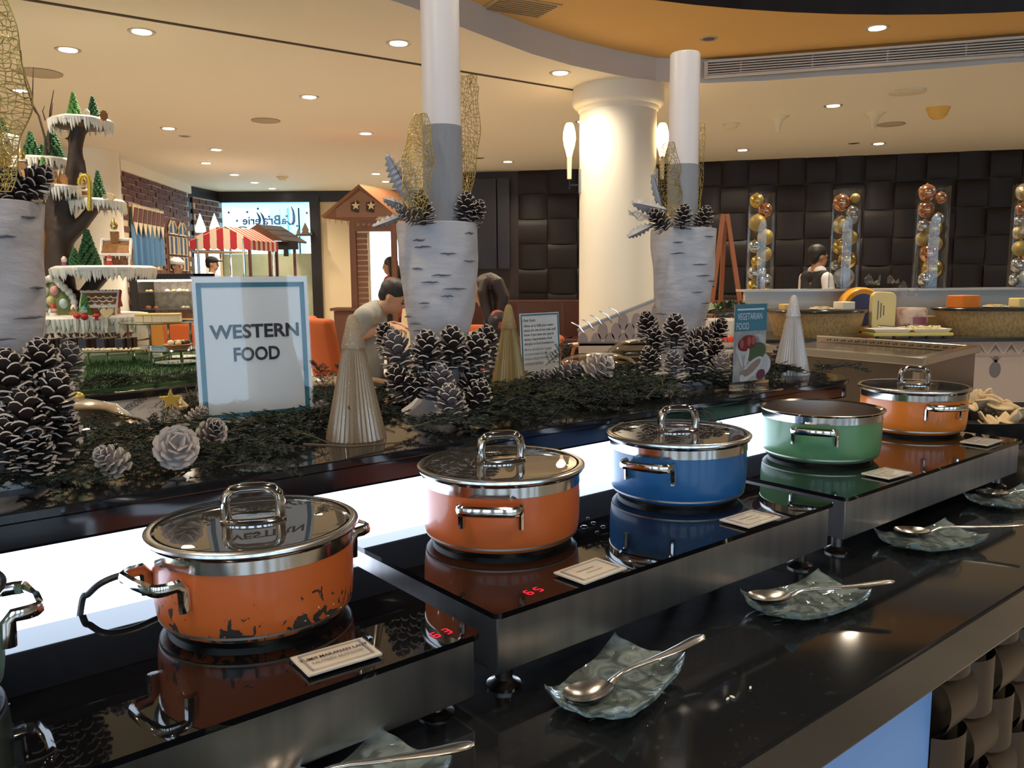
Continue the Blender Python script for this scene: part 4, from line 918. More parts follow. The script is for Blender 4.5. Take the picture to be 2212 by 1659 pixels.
# ---- cedar garland
ced = mat('cedar_green', (.024,.036,.016), .75, noise=(9,(.010,.018,.010),.35,.65)); ced_d = mat('dark_cedar', (.011,.019,.014), .75); twig_m = mat('cedar_twig', (.09,.055,.03), .8)
def sprig_mesh(seed, L=.16):
    rg = random.Random(seed); mm = MB(); stem = []
    for i in range(9):
        t = i/8; stem.append(Vector((L*t, .02*math.sin(t*3+seed), .022*math.sin(t*PI)-.012*t*t)))
    mm.tube(stem,[.0016*(1-.7*i/8) for i in range(9)],5,mi=1)
    def needle(p, d, l, w):
        sdv = d.cross(Vector((rg.uniform(-1,1),rg.uniform(-1,1),rg.uniform(-1,1)))).normalized()*w
        mm.add([p-sdv*.6,p+d*l*.5-sdv,p+d*l,p+d*l*.5+sdv,p+sdv*.6],[(0,1,2,3,4)],0)
    for i in range(22):
        t = .08+.9*i/22; k = t*8; a = int(min(7,k)); p = stem[a].lerp(stem[a+1],k-a); sgn = 1 if i%2 else -1
        bl_ = L*.34*(1-.55*t)*rg.uniform(.7,1.2); dr = Vector((.75,sgn*rg.uniform(.6,1.0),rg.uniform(-.25,.45))).normalized(); pv = p
        nseg = 9
        for q in range(nseg):
            d2 = (dr+Vector((0,0,-.12*q/nseg))).normalized(); pn_ = pv+d2*bl_/nseg
            needle(pv, d2, bl_/nseg*1.6, .0012)
            for s2 in (-1,1):
                dd = (d2*.8+dr.cross(Vector((0,0,1)))*s2*.8+Vector((0,0,rg.uniform(-.3,.3)))).normalized(); needle(pv, dd, rg.uniform(.006,.012)*(1-.4*q/nseg)+.003, .0011)
            pv = pn_
    return mm.mesh('cedar_sprig',[ced if seed%3 else ced_d,twig_m],False)
SPR = [sprig_mesh(i, .13+.015*(i%4)) for i in range(1,8)]
rg = random.Random(5); KEEP = [(.921,1.352,.085),(1.667,1.359,.09),(.672,1.245,.042),(1.215,1.5,.045),(2.02,1.265,.045),(.158,1.300,.08)] + [(.585+k_*.05,1.448-k_*.006,.022) for k_ in (-2,-1,0,1,2)] + [(1.645,1.14,.06),(1.421,1.611,.05)]
cnt = 0; tries = 0
SP_ = []
while cnt < 290 and tries < 12000:
    tries += 1; u = rg.uniform(.02,2.02); t = rg.random(); vmax = 1.60 if u < 1.7 else 1.45; v = 1.135+(vmax-1.135)*t**.8
    if u > 1.55 and v < 1.19: continue
    if v < 1.155 and rg.random() < .75: continue
    if .2 < u < .62 and v > 1.42 and rg.random() < .7: continue
    if 1.42 < u < 1.9 and v < 1.23 : continue
    if any(math.hypot(u-a,v-b) < r for a,b,r in KEEP): continue
    z = ZS+.004+.018*rg.random()*math.sin(PI*min(1,max(.05,(v-1.12)/.5)))
    a = rg.choice((0,PI))+rg.uniform(-.75,.75)
    if v < 1.17: a = rg.choice((0.3,PI-.3))+rg.uniform(-.3,.3)
    sL = .15; fl = False
    for k_ in (.35,.7,1.0):
        if any(math.hypot(u+sL*k_*math.cos(a)-ka,v+sL*k_*math.sin(a)-kb) < kr+.004 for ka,kb,kr in KEEP): fl = True
    if fl: continue
    SP_.append((u,v,z,a,rg.uniform(-.12,.15),rg.choice(SPR),rg.uniform(.6,.95))); cnt += 1
for u,v,z,a,ti,me,s in SP_:
    wl = next(w for lim,w in ((.33,'beside the cropped birch planter'),(.60,'in front of the WESTERN FOOD sign'),(.78,'around the champagne glass tree'),(1.08,'at the foot of the middle birch planter'),(1.33,'around the antique gold glass tree'),(1.55,'behind the blue pot'),(1.86,'at the birch planter by the vegetarian sign'),(9,'around the white glass tree')) if u < lim)
    o = tag(link('cedar_sprig', me, None, C(u,v,z)), 'dark green cedar sprig lying on the shelf '+wl, 'sprig', 'cedar sprigs '+wl); o.rotation_euler = (rg.uniform(-.2,.2),-ti*.6,AN+a); o.scale = (s,s,s)
    Rs = o.rotation_euler.to_matrix(); lo = min((Rs @ q_.co).z for q_ in list(me.vertices)[::4])*s + z
    if lo < ZS: o.location.z += ZS-lo
for px,py,v,a,ti,lab in ((1505,872,1.11,-.9,-.9,'pale green cedar tip hanging over the shelf edge'),(690,905,1.33,1.2,1.1,'cedar sprig standing against the champagne glass tree'),(770,925,1.22,1.7,1.2,'dark cedar sprig in front of the champagne glass tree'),(1180,790,1.47,.3,.5,'cedar sprig arching over the Dear Guest notice'),(480,1010,1.13,-.3,-.1,'cedar sprig with a cut twig end near the shelf edge')):
    o = tag(link('cedar_sprig', SPR[2], None, PV(px,py,v)), lab, 'sprig'); o.rotation_euler = (.3,-ti,AN+a); o.scale = (.62,.62,.62)
def onshelf(q): q.z = max(q.z, ZS+.004); return q
m = MB(); m.tube([onshelf(PV(1095,857,1.36)),onshelf(PV(1150,853,1.37)),onshelf(PV(1200,856,1.37)),onshelf(PV(1237,864,1.36))],[.003,.003,.0025,.002],7); tag(m.build('bare_twig', twig_m), 'thin brown twig lying in the greenery below the antique gold tree', 'twig')
m = MB(); m.tube([onshelf(PV(655,960,1.15)),onshelf(PV(760,965,1.14)),onshelf(PV(870,958,1.14))],[.002,.002,.001],6); tag(m.build('bare_twig', twig_m), 'thin twig lying along the shelf edge below the champagne tree', 'twig')
# ---- chafing dishes on the far counter
lidclear = clear('chafing_lid_glass', (.62,.60,.55), 1.6, .03)
def chafing(px, v, r, label, glass=True, zt=.17):
    p = PV(px,850,v); t = thing('chafing_dish', label, 'chafing dish', (p.x,p.y,ZC), AN); t.scale = (1,1,1.47)
    MB().lathe([(r*.98,.035),(r,.04),(r,.095),(r*1.06,.10),(r*1.06,.106),(r*.97,.106)],44,cap=False).build('water_pan', chrome, t)
    l = MB().lathe([(r*1.05,.108),(r*1.05,.116),(r*.99,.124),(r*.94,.126)],44,cap=False).build('lid_rim', mat('chafing_steel',(.66,.62,.56),.15,1.0), t)
    MB().lathe([(r*.95,.125),(r*.86,.14),(r*.66,zt*.93),(r*.35,zt*.985),(0,zt)],44,cap=False).build('lid_dome', lidclear if glass else mat('chafing_steel',(.66,.62,.56),.15,1.0), l)
    mm = MB(); mm.tube([(-.07,-r*1.0,.118),(-.07,-r*1.28,.122),(-.055,-r*1.36,.122),(.055,-r*1.36,.122),(.07,-r*1.28,.122),(.07,-r*1.0,.118)],.009,8); mm.build('lid_handle', chrome, l)
    mm = MB(); mm.box((0,r*1.04,.11),(.10,.04,.035)); mm.build('hinge', chrome, t, smooth=False, bev=.006)
    for k in range(4):
        a = PI/4+k*PI/2; mm = MB(); mm.tube([(r*.9*math.cos(a),r*.9*math.sin(a),.05),(r*.98*math.cos(a),r*.98*math.sin(a),.02),(r*1.0*math.cos(a),r*1.0*math.sin(a),0)],.010,8); mm.build('leg', chrome, t)
    MB().lathe([(r*.94,.036),(r*.94,.10),(r*.90,.10),(r*.88,.045),(0,.04)],36).build('food_pan', steelh, t)
chafing(135,1.98,.158,'domed steel chafing dish below the dessert island',False)
chafing(690,1.98,.19,'round chafing dish between the WESTERN FOOD sign and gold tree',False)
chafing(950,2.05,.14,'round steel chafing dish behind the middle birch planter',True)
chafing(1290,1.98,.17,'glass lidded chafing dish beside the Dear Guest notice',True)
chafing(1392,2.30,.17,'glass lidded chafing dish next to the patterned screen',True)
# ================================================================ PEOPLE (helpers)
def limb(mm, a, b, ra, rb):
    a, b = Vector(a), Vector(b); mm.tube([a.lerp(b,i/4) for i in range(5)], [ra+(rb-ra)*i/4 for i in range(5)], 12); mm.ball(a,ra,12,8); mm.ball(b,rb,12,8)
def blob(name, mm, mt, parent, vox=.012, sm=6):
    o = mm.build(name, mt, parent, ang=180); r = o.modifiers.new('skin','REMESH'); r.mode = 'VOXEL'; r.voxel_size = vox; r.use_smooth_shade = True
    s = o.modifiers.new('smooth','SMOOTH'); s.iterations = sm; s.factor = .5; return o
skin = mat('skin', (.50,.27,.17), .55); skin2 = mat('tan_skin', (.36,.18,.10), .55); hairb = mat('black_hair', (.012,.009,.008), .5, bump=(90,.4,(1,1,.1))); hairbr = mat('brown_hair', (.030,.014,.010), .5, bump=(80,.5,(1,1,.08)))
def head(mm, c, yaw, nod, s=1.0):
    """skull, jaw, nose, ears; the face looks along yaw (0 = +x), nod down is positive"""
    Mh = Matrix.Translation(c) @ Matrix.Rotation(yaw,4,'Z') @ Matrix.Rotation(nod,4,'Y') @ Matrix.Diagonal((s,s,s,1))
    old = mm.M; mm.M = Mh
    mm.ball((-.012,0,.025),(.094,.075,.088),20,14); mm.ball((.03,0,-.035),(.058,.054,.075),16,12); mm.ball((.05,0,-.082),(.03,.03,.026),12,8)
    mm.tube([(.085,0,.012),(.104,0,-.022),(.098,0,-.030)],[.009,.015,.010],8); mm.ball((.082,0,-.058),(.014,.024,.007),10,6); mm.ball((.079,0,-.068),(.013,.020,.007),10,6)
    for sg in (-1,1): mm.ball((-.008,sg*.076,-.008),(.017,.010,.028),10,8); mm.ball((.082,sg*.03,.018),(.012,.020,.007),8,6)
    mm.M = old; return Mh
def eyes(Mh, parent):
    for sg in (-1,1):
        MB().ball(Mh @ Vector((.083,sg*.031,.0)),.0075,8,6).build('eye', mat('dark_eye',(.015,.01,.008),.3), parent)
        mm = MB(); mm.tube([Mh @ Vector((.087,sg*.016,.020)),Mh @ Vector((.086,sg*.032,.025)),Mh @ Vector((.076,sg*.047,.020))],.0035,6); mm.build('eyebrow', hairb, parent)
def hair_cap(Mh, mt, parent, long=0, name='hair'):
    mm = MB(); mm.M = Mh; mm.ball((-.022,0,.042),(.098,.083,.086),18,12); mm.ball((-.05,0,.0),(.062,.074,.075),14,10)
    if long:
        for k in range(7):
            a = -1.5+3.0*k/6; y = .085*math.sin(a); x = -.045-.045*math.cos(a); mm.tube([(x*.6,y*.8,.05),(x,y,-.05),(x*1.05,y*1.05,-.16),(x*.9,y,-.16-long*.6),(x*.6,y*.8,-.16-long)],[.035,.045,.048,.042,.02],10)
    mm.M = None; return blob(name, mm, mt, parent, .010, 3)
def fingers(mm, wrist, dirv, side, up, s=1.0, curl=.6):
    d, sd, u = Vector(dirv).normalized(), Vector(side).normalized(), Vector(up).normalized()
    palm = wrist+d*.045*s; mm.ball(palm,(.045*s,.04*s,.02*s) if abs(d.x) > .6 else (.04*s,.045*s,.02*s),12,8)
    for k,(o,l) in enumerate(((-.030,.068),(-.010,.078),(.010,.072),(.028,.056))):
        p0 = palm+d*.035*s+sd*o*s; p1 = p0+(d*math.cos(curl*.5)-u*math.sin(curl*.5))*l*.5*s; p2 = p1+(d*math.cos(curl*1.4)-u*math.sin(curl*1.4))*l*.5*s
        mm.tube([p0,p1,p2],[.0095*s,.009*s,.0075*s],8)
    p0 = palm-sd*.03*s-d*.01*s; mm.tube([p0,p0-sd*.022*s+d*.02*s-u*.008*s,p0-sd*.024*s+d*.045*s-u*.014*s],[.011*s,.010*s,.008*s],8)
def standing(name, label, px, py, Y, yaw, top_m, bot_m, hair_m, sk=skin, cap=None, apron=None, sleeve=None, longhair=0, arm=.3, vest=None):
    zt = PY(px,py,Y).z; X = PY(px,600,Y).x; s = zt/1.70; t = thing(name, label, 'person', (X,Y,0), yaw); t.scale = (s,s,s)
    mm = MB(); Mh = head(mm,(.02,0,1.585),0,.1); limb(mm,(.0,0,1.40),(.012,0,1.52),.055,.052); limb(mm,(0,0,1.0),(0,0,1.30),.09,.07)
    for sg in (-1,1):
        sh,el,wr = Vector((0,sg*.18,1.38)),Vector((.02,sg*.235,1.10)),Vector((.02+.24*math.sin(arm+.6),sg*.20,1.10-.24*math.cos(arm+.6)))
        limb(mm,sh,el,.045,.038); limb(mm,el,wr,.037,.027); fingers(mm,wr,(wr-el),(0,1,0),(0,0,1)); limb(mm,(0,sg*.09,.95),(0.01,sg*.095,.50),.075,.055); limb(mm,(.01,sg*.095,.5),(-.01,sg*.095,.08),.05,.035); limb(mm,(-.02,sg*.095,.035),(.14,sg*.105,.03),.035,.03)
    b = blob('body', mm, sk, t); eyes(Mh, t)
    mm = MB(); limb(mm,(0,0,.98),(0,0,1.20),.135,.13); limb(mm,(0,-.05,1.22),(0,-.12,1.38),.12,.075); limb(mm,(0,.05,1.22),(0,.12,1.38),.12,.075); limb(mm,(0,-.14,1.39),(0,.14,1.39),.07,.07)
    ms = MB() if sleeve else mm
    for sg in (-1,1): limb(ms,(0,sg*.18,1.38),(.02,sg*.235,1.12),.062,.055)
    blob('top', mm, top_m, t)
    if sleeve: blob('sleeves', ms, sleeve, t)
    mm = MB()
    for sg in (-1,1): limb(mm,(0,sg*.08,.97),(.01,sg*.095,.52),.105,.075); limb(mm,(.01,sg*.095,.52),(-.01,sg*.095,.09),.072,.06)
    limb(mm,(0,-.06,.98),(0,.06,.98),.11,.11); blob('trousers', mm, bot_m, t)
    hair_cap(Mh, hair_m, t, longhair)
    if vest: mm = MB(); limb(mm,(.01,-.07,1.45),(.01,.07,1.45),.052,.052); blob('collar', mm, vest, t)
    if cap:
        mm = MB(); mm.M = Mh
        if cap[0] == 'chef': mm.ball((-.03,0,.075),(.105,.095,.06),18,10); mm.lathe([(.098,.03),(.10,.085)],24,(-.012,0,0)); 
        else: mm.ball((-.012,0,.06),(.105,.088,.065),18,10); mm.ball((.10,0,.06),(.075,.07,.012),14,6)
        mm.M = None; blob('cap', mm, cap[1], t, .010, 3)
    return t
whitecloth = mat('white_cotton', (.72,.70,.68), .8); blackcloth = mat('black_cloth', (.015,.014,.016), .8); redcloth = mat('red_cloth', (.45,.02,.02), .8)
standing('person','standing person in a red top behind the timber arch',846,556,10.4,PI*.95,redcloth,blackcloth,hairb,skin,longhair=.05)
standing('person','cook with white cloth cap behind the pastry display case',383,559,11.8,-.5,whitecloth,whitecloth,hairb,skin,cap=('chef',whitecloth))
standing('person','man in a black peaked cap beside the striped stall',458,555,13.4,.1,mat('pale_shirt',(.55,.53,.5),.8),blackcloth,hairb,skin,cap=('peak',blackcloth))
standing('person','waitress in a black waistcoat and white shirt behind the bauble cylinders',1762,530,7.7,.25,blackcloth,blackcloth,hairb,skin2,sleeve=whitecloth,vest=whitecloth)
# ---- chairs
def tub_chair(loc, rz, label, fab, group=None, arm=True, bh=.56):
    t = thing('tub_chair', label, 'chair', loc, rz, group)     # seat faces +x
    MB().prism(rrect(.46,.48,.08,4),.34,.46).build('seat', fab, t, smooth=False, bev=.03)
    mm = MB(); 
    def bk(s,tt,o=0):
        y = (s*2-1)*.26; z = .36+bh*tt; x = -.23-.10*tt+.07*(s*2-1)**2-o*.0; return (x,y*(1+.06*tt),z)
    mm.grid(bk,12,8); o = mm.build('backrest', fab, t); so = o.modifiers.new('s','SOLIDIFY'); so.thickness = .075; so.offset = 0; b = o.modifiers.new('b','BEVEL'); b.width = .03; b.segments = 3
    for sx in (-1,1):
        for sy in (-1,1): MB().tube([(sx*.17,sy*.18,.35),(sx*.20,sy*.21,0)],[.018,.012],8).build('leg', mat('dark_leg_wood',(.04,.02,.012),.4), t)
    if arm:
        for sy in (-1,1): mm = MB(); mm.tube([(-.28,sy*.27,.70),(-.05,sy*.285,.66),(.16,sy*.28,.60),(.19,sy*.26,.45)],[.018,.018,.018,.016],8); mm.build('arm', mat('bronze_arm',(.30,.20,.13),.3,.7), t)
    return t
def gp(px, Y): return Vector((PY(px,600,Y).x, Y, 0))
tub_chair(gp(782,5.76),.42,'orange tub chair with bronze arm beside the man in grey',orange_fab,bh=.70).scale = (1.12,1.12,1)
tub_chair(gp(1096,5.73),PI,'orange chair under the seated woman hidden by the notice',orange_fab).scale = (1.08,1.08,1)
tub_chair(gp(1012,6.75),PI*1.5,'orange chair behind the seated woman with long hair',orange_fab)
tub_chair(gp(1246,8.3),2.6,'orange chair beside the ivory column',orange_fab,bh=.80).scale = (1.15,1.15,1)
for px,Y,rz,fb,lab in ((336,10.3,1.2,orange_fab,'orange chair in front of the pastry case'),(366,9.6,1.3,yellow_fab,'mustard chair next to the orange chair at the pastry case'),(398,8.9,1.4,yellow_fab,'larger mustard chair beside the cake riser'),(430,8.2,1.6,orange_fab,'orange chair half hidden by the WESTERN FOOD sign')):
    tub_chair(gp(px,Y),rz,lab,fb)
# ---- dining table of the two guests
p = gp(937,5.75); t = thing('dining_table','round dark wood dining table between the two seated guests','table',p)
MB().lathe([(.02,.69),(.32,.69),(.33,.70),(.33,.72),(.32,.73),(0,.73)],40).build('tabletop', wood_red, t); MB().lathe([(.05,.05),(.04,.69)],16).build('pedestal', blackm, t); MB().lathe([(.15,0),(.145,.03),(.05,.06)],28).build('base', blackm, t)
# ---- seated man in grey, leaning over his plate
Y0 = 5.72; t = thing('person','man in a grey t-shirt sitting in the orange chair bent over his meal','person',gp(775,Y0)); B0 = gp(775,Y0)
def Q(px,py,dy=0): q = PY(px,py,Y0); return Vector((q.x-B0.x, dy, q.z))
mm = MB(); hc = Q(851,642); Mh = head(mm,hc,-.18,.55,1.02); neck = Q(828,662)
limb(mm,Q(812,676),hc-Vector((.02,0,.03)),.06,.055); limb(mm,Q(785,760),Q(800,690),.11,.10)
for sg,dy in ((-1,-.20),(1,.16)):
    sh,el,wr = Q(797,683,dy),Q(782,722,dy-.03 if sg < 0 else dy),Q(846,703,dy*.55); limb(mm,sh,el,.05,.045); limb(mm,el,wr,.043,.030); fingers(mm,wr,(1,.15*sg,-.1),(0,1,.2),(0,0,1),1.0,.9)
    hp = Vector((.02,sg*.10,.545)); kn = Vector((.38,sg*.17,.55)); limb(mm,hp,kn,.085,.06); limb(mm,kn,Vector((.35,sg*.20,.08)),.058,.04); limb(mm,Vector((.34,sg*.20,.036)),Vector((.45,sg*.21,.03)),.036,.03)
blob('body', mm, skin, t); eyes(Mh,t); hair_cap(Mh,hairb,t)
gt_ = mat('grey_cotton',(.33,.33,.30),.85,noise=(8,(.27,.27,.25),.4,.6)); mm = MB()
limb(mm,Vector((.0,0,.605)),Q(785,745),.15,.15); limb(mm,Q(785,745),Q(800,692),.15,.12); limb(mm,Q(802,682,-.15),Q(802,682,.14),.082,.082); limb(mm,Q(805,678,-.05),Q(812,672,.04),.085,.08)
for dy in (-.20,.16): limb(mm,Q(797,683,dy),Q(785,712,dy-.01),.075,.066)
blob('t_shirt', mm, gt_, t)
mm = MB()
for sg in (-1,1): limb(mm,Vector((.0,sg*.09,.555)),Vector((.385,sg*.17,.555)),.105,.078); limb(mm,Vector((.385,sg*.17,.55)),Vector((.35,sg*.20,.10)),.075,.055)
blob('trousers', mm, mat('dark_trousers',(.03,.03,.04),.8), t)
# ---- seated woman with long hair
t = thing('person','woman with long brown hair and floral top sitting opposite the man','person',gp(1090,Y0)); B0 = gp(1090,Y0)
mm = MB(); hc = Q(1050,630); Mh = head(mm,hc,PI-.2,.45,1.0); limb(mm,Q(1072,682),hc+Vector((.02,0,-.04)),.052,.05); limb(mm,Q(1085,760),Q(1075,690),.10,.09)
for sg,dy in ((-1,-.18),(1,.14)):
    sh,el,wr = Q(1076,694,dy),Q(1078,745,dy),Q(1036,722,dy*.5); limb(mm,sh,el,.044,.04); limb(mm,el,wr,.036,.026); fingers(mm,wr,(-1,0,.05),(0,1,0),(0,0,1),.9,.8)
    hp = Vector((-.02,sg*.10,.545)); kn = Vector((-.34,sg*.17,.55)); limb(mm,hp,kn,.085,.06); limb(mm,kn,Vector((-.30,sg*.21,.08)),.05,.035); limb(mm,Vector((-.29,sg*.21,.035)),Vector((-.38,sg*.23,.03)),.034,.028)
blob('body', mm, skin, t); eyes(Mh,t)
floral = mat('dark_floral_cloth',(.022,.018,.022),.8,noise=(16,(.36,.09,.07),.56,.62)); mm = MB()
limb(mm,Vector((.0,0,.60)),Q(1085,745),.145,.13); limb(mm,Q(1085,745),Q(1076,698),.13,.11); limb(mm,Q(1076,690,-.13),Q(1076,690,.12),.075,.075)
for dy in (-.18,.14): limb(mm,Q(1076,694,dy),Q(1078,745,dy),.066,.056); limb(mm,Q(1078,745,dy),Q(1052,730,dy*.7),.054,.044)
blob('blouse', mm, floral, t)
mm = MB()
for sg in (-1,1): limb(mm,Vector((.0,sg*.09,.555)),Vector((-.345,sg*.17,.555)),.105,.075); limb(mm,Vector((-.345,sg*.17,.55)),Vector((-.30,sg*.21,.10)),.07,.05)
blob('trousers', mm, mat('dark_trousers',(.03,.03,.04),.8), t)
mm = MB()
for k in range(9):
    a = k/8; y = -.09+.18*a; mm.tube([hc+Vector((.01,y*.5,.10)),hc+Vector((.075,y*.9,.06)),hc+Vector((.115,y,-.04)),Q(1082,668,y*1.1),Q(1090,692,y*1.15),Q(1092,712,y)],[.04,.05,.05,.045,.04,.018],10)
mm.tube([hc+Vector((.0,-.07,.08)),hc+Vector((-.02,-.095,.0)),hc+Vector((.0,-.10,-.10)),Q(1058,690,-.13),Q(1060,712,-.14)],[.035,.04,.04,.035,.015],10); mm.ball(hc+Vector((.02,0,.04)),(.10,.088,.09),16,10); mm.ball(hc+Vector((.075,0,-.09)),(.085,.10,.17),16,10)
blob('hair', mm, hairbr, t, .010, 3)
# ================================================================ DESSERT ISLAND
IC = Vector((-2.47,4.27,0)); IR, IZ = 1.31, .872
t = thing('dessert_island','round dessert island with turf top black rim and white printed front','table',IC)
MB().lathe([(IR-.03,IZ-.035),(IR,IZ-.032),(IR,IZ-.008),(IR-.01,IZ),(0,IZ)],96).build('tabletop', mat('black_gloss_rim',(.012,.012,.014),.15), t)
isl_front = MB().lathe([(IR-.015,0),(IR-.015,IZ-.035)],96).build('front_panel', mat('white_banner_print',(.62,.58,.56),.5), t)
turf = mat('artificial_turf',(.024,.080,.016),.85,noise=(60,(.014,.050,.012),.4,.6))
MB().lathe([(IR-.045,IZ),(IR-.05,IZ+.012),(0,IZ+.012)],64).build('turf_mat', turf, t)
rg = random.Random(3); mm = MB()
for i in range(9000):
    a = rg.uniform(-1.9,.5); r = (IR-.06)*math.sqrt(rg.uniform(.05,1)); x,y = r*math.cos(a),r*math.sin(a); b = rg.uniform(0,6.28); h = rg.uniform(.012,.026); w = .0022
    mm.add([(x-w*math.cos(b),y-w*math.sin(b),IZ+.01),(x+w*math.cos(b),y+w*math.sin(b),IZ+.01),(x+rg.uniform(-.008,.008),y+rg.uniform(-.008,.008),IZ+.01+h)],[(0,1,2)])
stuff(mm.build('turf_blades', turf, t, smooth=False))
# lettering on the curved front
def on_front(px, py):   # point on the island's front panel
    d = ray(px,py); R = IR-.012; ox,oy = CP.x-IC.x,CP.y-IC.y; A_ = d.x**2+d.y**2; B_ = 2*(ox*d.x+oy*d.y); C_ = ox*ox+oy*oy-R*R; k = (-B_-math.sqrt(B_*B_-4*A_*C_))/(2*A_); return CP+d*k
for s,px,py,w,h,ro in (('MERIDIEN',291,872,.085,.024,-.45),('JAKARTA',307,880,.032,.010,-.45),('DESTINATION',336,890,.060,.010,.10),('E R T  I',332,881,.045,.008,.10)):
    q = on_front(px,py); nn = Vector((q.x-IC.x,q.y-IC.y,0)).normalized(); yaw = math.atan2(nn.y,nn.x)+PI/2
    Rm = Matrix.Rotation(yaw,4,'Z') @ Matrix.Rotation(PI/2,4,'X') @ Matrix.Rotation(-ro,4,'Z')
    o = ftext('lettering',s,w*1.15,h,ink if h > .02 else greyink,t,q-IC+nn*.003,tuple(Rm.to_euler()))
# greenery fringe on the rim
gr2 = mat('olive_pine_fringe',(.07,.075,.025),.8,noise=(12,(.03,.045,.015),.4,.6)); rg = random.Random(8)
for i in range(46):
    a = -1.75+1.65*i/45+rg.uniform(-.02,.02); p = IC+Vector(((IR-.10)*math.cos(a),(IR-.10)*math.sin(a),IZ+.025)); o = tag(link('pine_sprig',SPR[i%7],None,p),'olive pine sprig of the fringe round the dessert island','sprig','pine fringe of the dessert island')
    o.rotation_euler = (rg.uniform(-.4,.4),rg.uniform(-.2,.3),a+rg.choice((PI/2,-PI/2))+rg.uniform(-.4,.4)); k = rg.uniform(.9,1.3); o.scale = (k,k,k)
for px,py in ((352,850),(385,848),(405,845),(418,852),(395,856)):
    q = on_front(px,py); o = tag(link('pine_sprig',SPR[(px//7)%7],None,q+Vector((.03,-.05,.03))),'pine tuft hanging below the island rim beside the gold star','sprig','hanging pine tufts'); o.rotation_euler = (.2,1.35,-.9); o.scale = (1.5,1.5,1.5)
# hanging ornaments
q = on_front(359,856); st_ = thing('star_ornament','gold glitter star hanging on the dessert island front','ornament',q+Vector((.06,-.10,0)),.35)
mm = MB(); star(mm,0,0,.047,-.004,0,.008); mm.build('star', mat('gold_glitter',(.62,.42,.08),.35,.5,noise=(500,(.9,.7,.3),.6,.66)), st_, smooth=False, bev=.002); MB().tube([(0,0,.045),(0,.01,.085)],.0008,5).build('thread', ink, st_)
q = on_front(383,868)+Vector((.05,-.09,0)); mm = MB(); mm.lathe([(0,-.018),(.024,-.016),(.032,-.004),(.022,.008),(.012,.018),(.008,.030),(0,.034)],24); tag(mm.build('bauble', mat('cream_glass',(.62,.48,.28),.25,.2), None, q),'cream spinning-top bauble beside the gold star','ornament')
q = on_front(158,852)+Vector((.05,-.07,0)); mm = MB(); mm.ball((0,0,0),(.028,.028,.02),16,10); tag(mm.build('bauble', mat('yellow_glass',(.62,.42,.06),.25,.2), None, q),'yellow bauble at the rim beside the pine cones','ornament')
# ---- gingerbread tree centrepiece
YT = 5.12; KC = Vector((-2.64,YT,IZ+.012)); pm = YT/F*1.02
def T(px,py,dy=0): q = PY(px,py,YT+dy); return q-KC
tr = thing('gingerbread_tree','tall chocolate tree centrepiece with snowy icing platforms on a white iced drum','cake display',KC)
zt = T(175,690,-.36).z
rg = random.Random(4)
MB().lathe([(.36,0),(.362,zt*.5),(.36,zt-.02),(.35,zt),(0,zt)],64,wob=lambda a,z,j: 1+.006*math.sin(a*23+z*40)).build('iced_drum', mat('white_icing_drum',(.60,.56,.48),.6,bump=(30,.5)), tr)
def icicles(mm, R, z, n, lo, hi, a0=0, a1=2*PI, c=(0,0)):
    for i in range(n):
        a = a0+(a1-a0)*(i+rg.uniform(-.4,.4))/n; l = rg.uniform(lo,hi); w = R*.035+.006; x,y = c[0]+R*math.cos(a),c[1]+R*math.sin(a)
        mm.tube([(x,y,z+.006),(x*1,y,z-l*.45),(x,y,z-l)],[w,w*.75,.0008],6)
mm = MB(); mm.lathe([(.36,zt-.012),(.375,zt),(.365,zt+.016),(.33,zt+.02),(0,zt+.018)],48,wob=lambda a,z,j: 1+.02*math.sin(a*17)); icicles(mm,.368,zt-.004,90,.03,.10); mm.build('icing_top', icing, tr)
br = mm = MB()
limb(mm,T(136,690),T(128,600),.10,.088); limb(mm,T(128,600),T(128,520),.088,.08); limb(mm,T(128,520),T(138,460),.08,.06); limb(mm,T(138,460),T(152,400),.052,.042); limb(mm,T(152,400),T(160,340),.042,.038); limb(mm,T(160,340),T(168,285),.038,.045); limb(mm,T(168,285),T(182,272),.042,.04)
limb(mm,T(122,520),T(110,420),.062,.055); limb(mm,T(110,420),T(95,360),.045,.035); limb(mm,T(140,520),T(178,482),.05,.042); limb(mm,T(178,482),T(203,450),.042,.038); limb(mm,T(150,690),T(190,630),.06,.045); limb(mm,T(190,630),T(222,590),.045,.05); limb(mm,T(170,320),T(188,385),.02,.012); limb(mm,T(160,300),T(140,298),.02,.010)
blob('trunk', br, choc, tr, .016, 4)
def platform(px, py, hw, dy=0):
    c = T(px,py,dy); R = hw*pm; w = lambda a,z,j: 1+.05*math.sin(3*a+px)+.03*math.sin(7*a)
    MB().lathe([(0,-.03),(R*.75,-.03),(R*.96,-.012),(R*.97,0),(0,0)],40,c,wob=w).build('platform', choc, tr)
    mm = MB(); mm.lathe([(R*.9,-.008),(R*1.02,-.004),(R*1.03,.012),(R*.92,.024),(0,.024)],40,c,wob=lambda a,z,j: w(a,z,j)+.02*math.sin(15*a)); mm.M = Matrix.Translation(c); icicles(mm,R*1.0,.0,int(hw*1.1),.025,.075); mm.build('icing_edge', icing, tr)
    return c+Vector((0,0,.024)), R
p1 = platform(175,266,58); p2 = platform(90,350,52,.1); p3 = platform(125,410,40,-.15); p4 = platform(212,440,51); p5 = platform(225,583,96,-.10); p0 = platform(5,300,30)
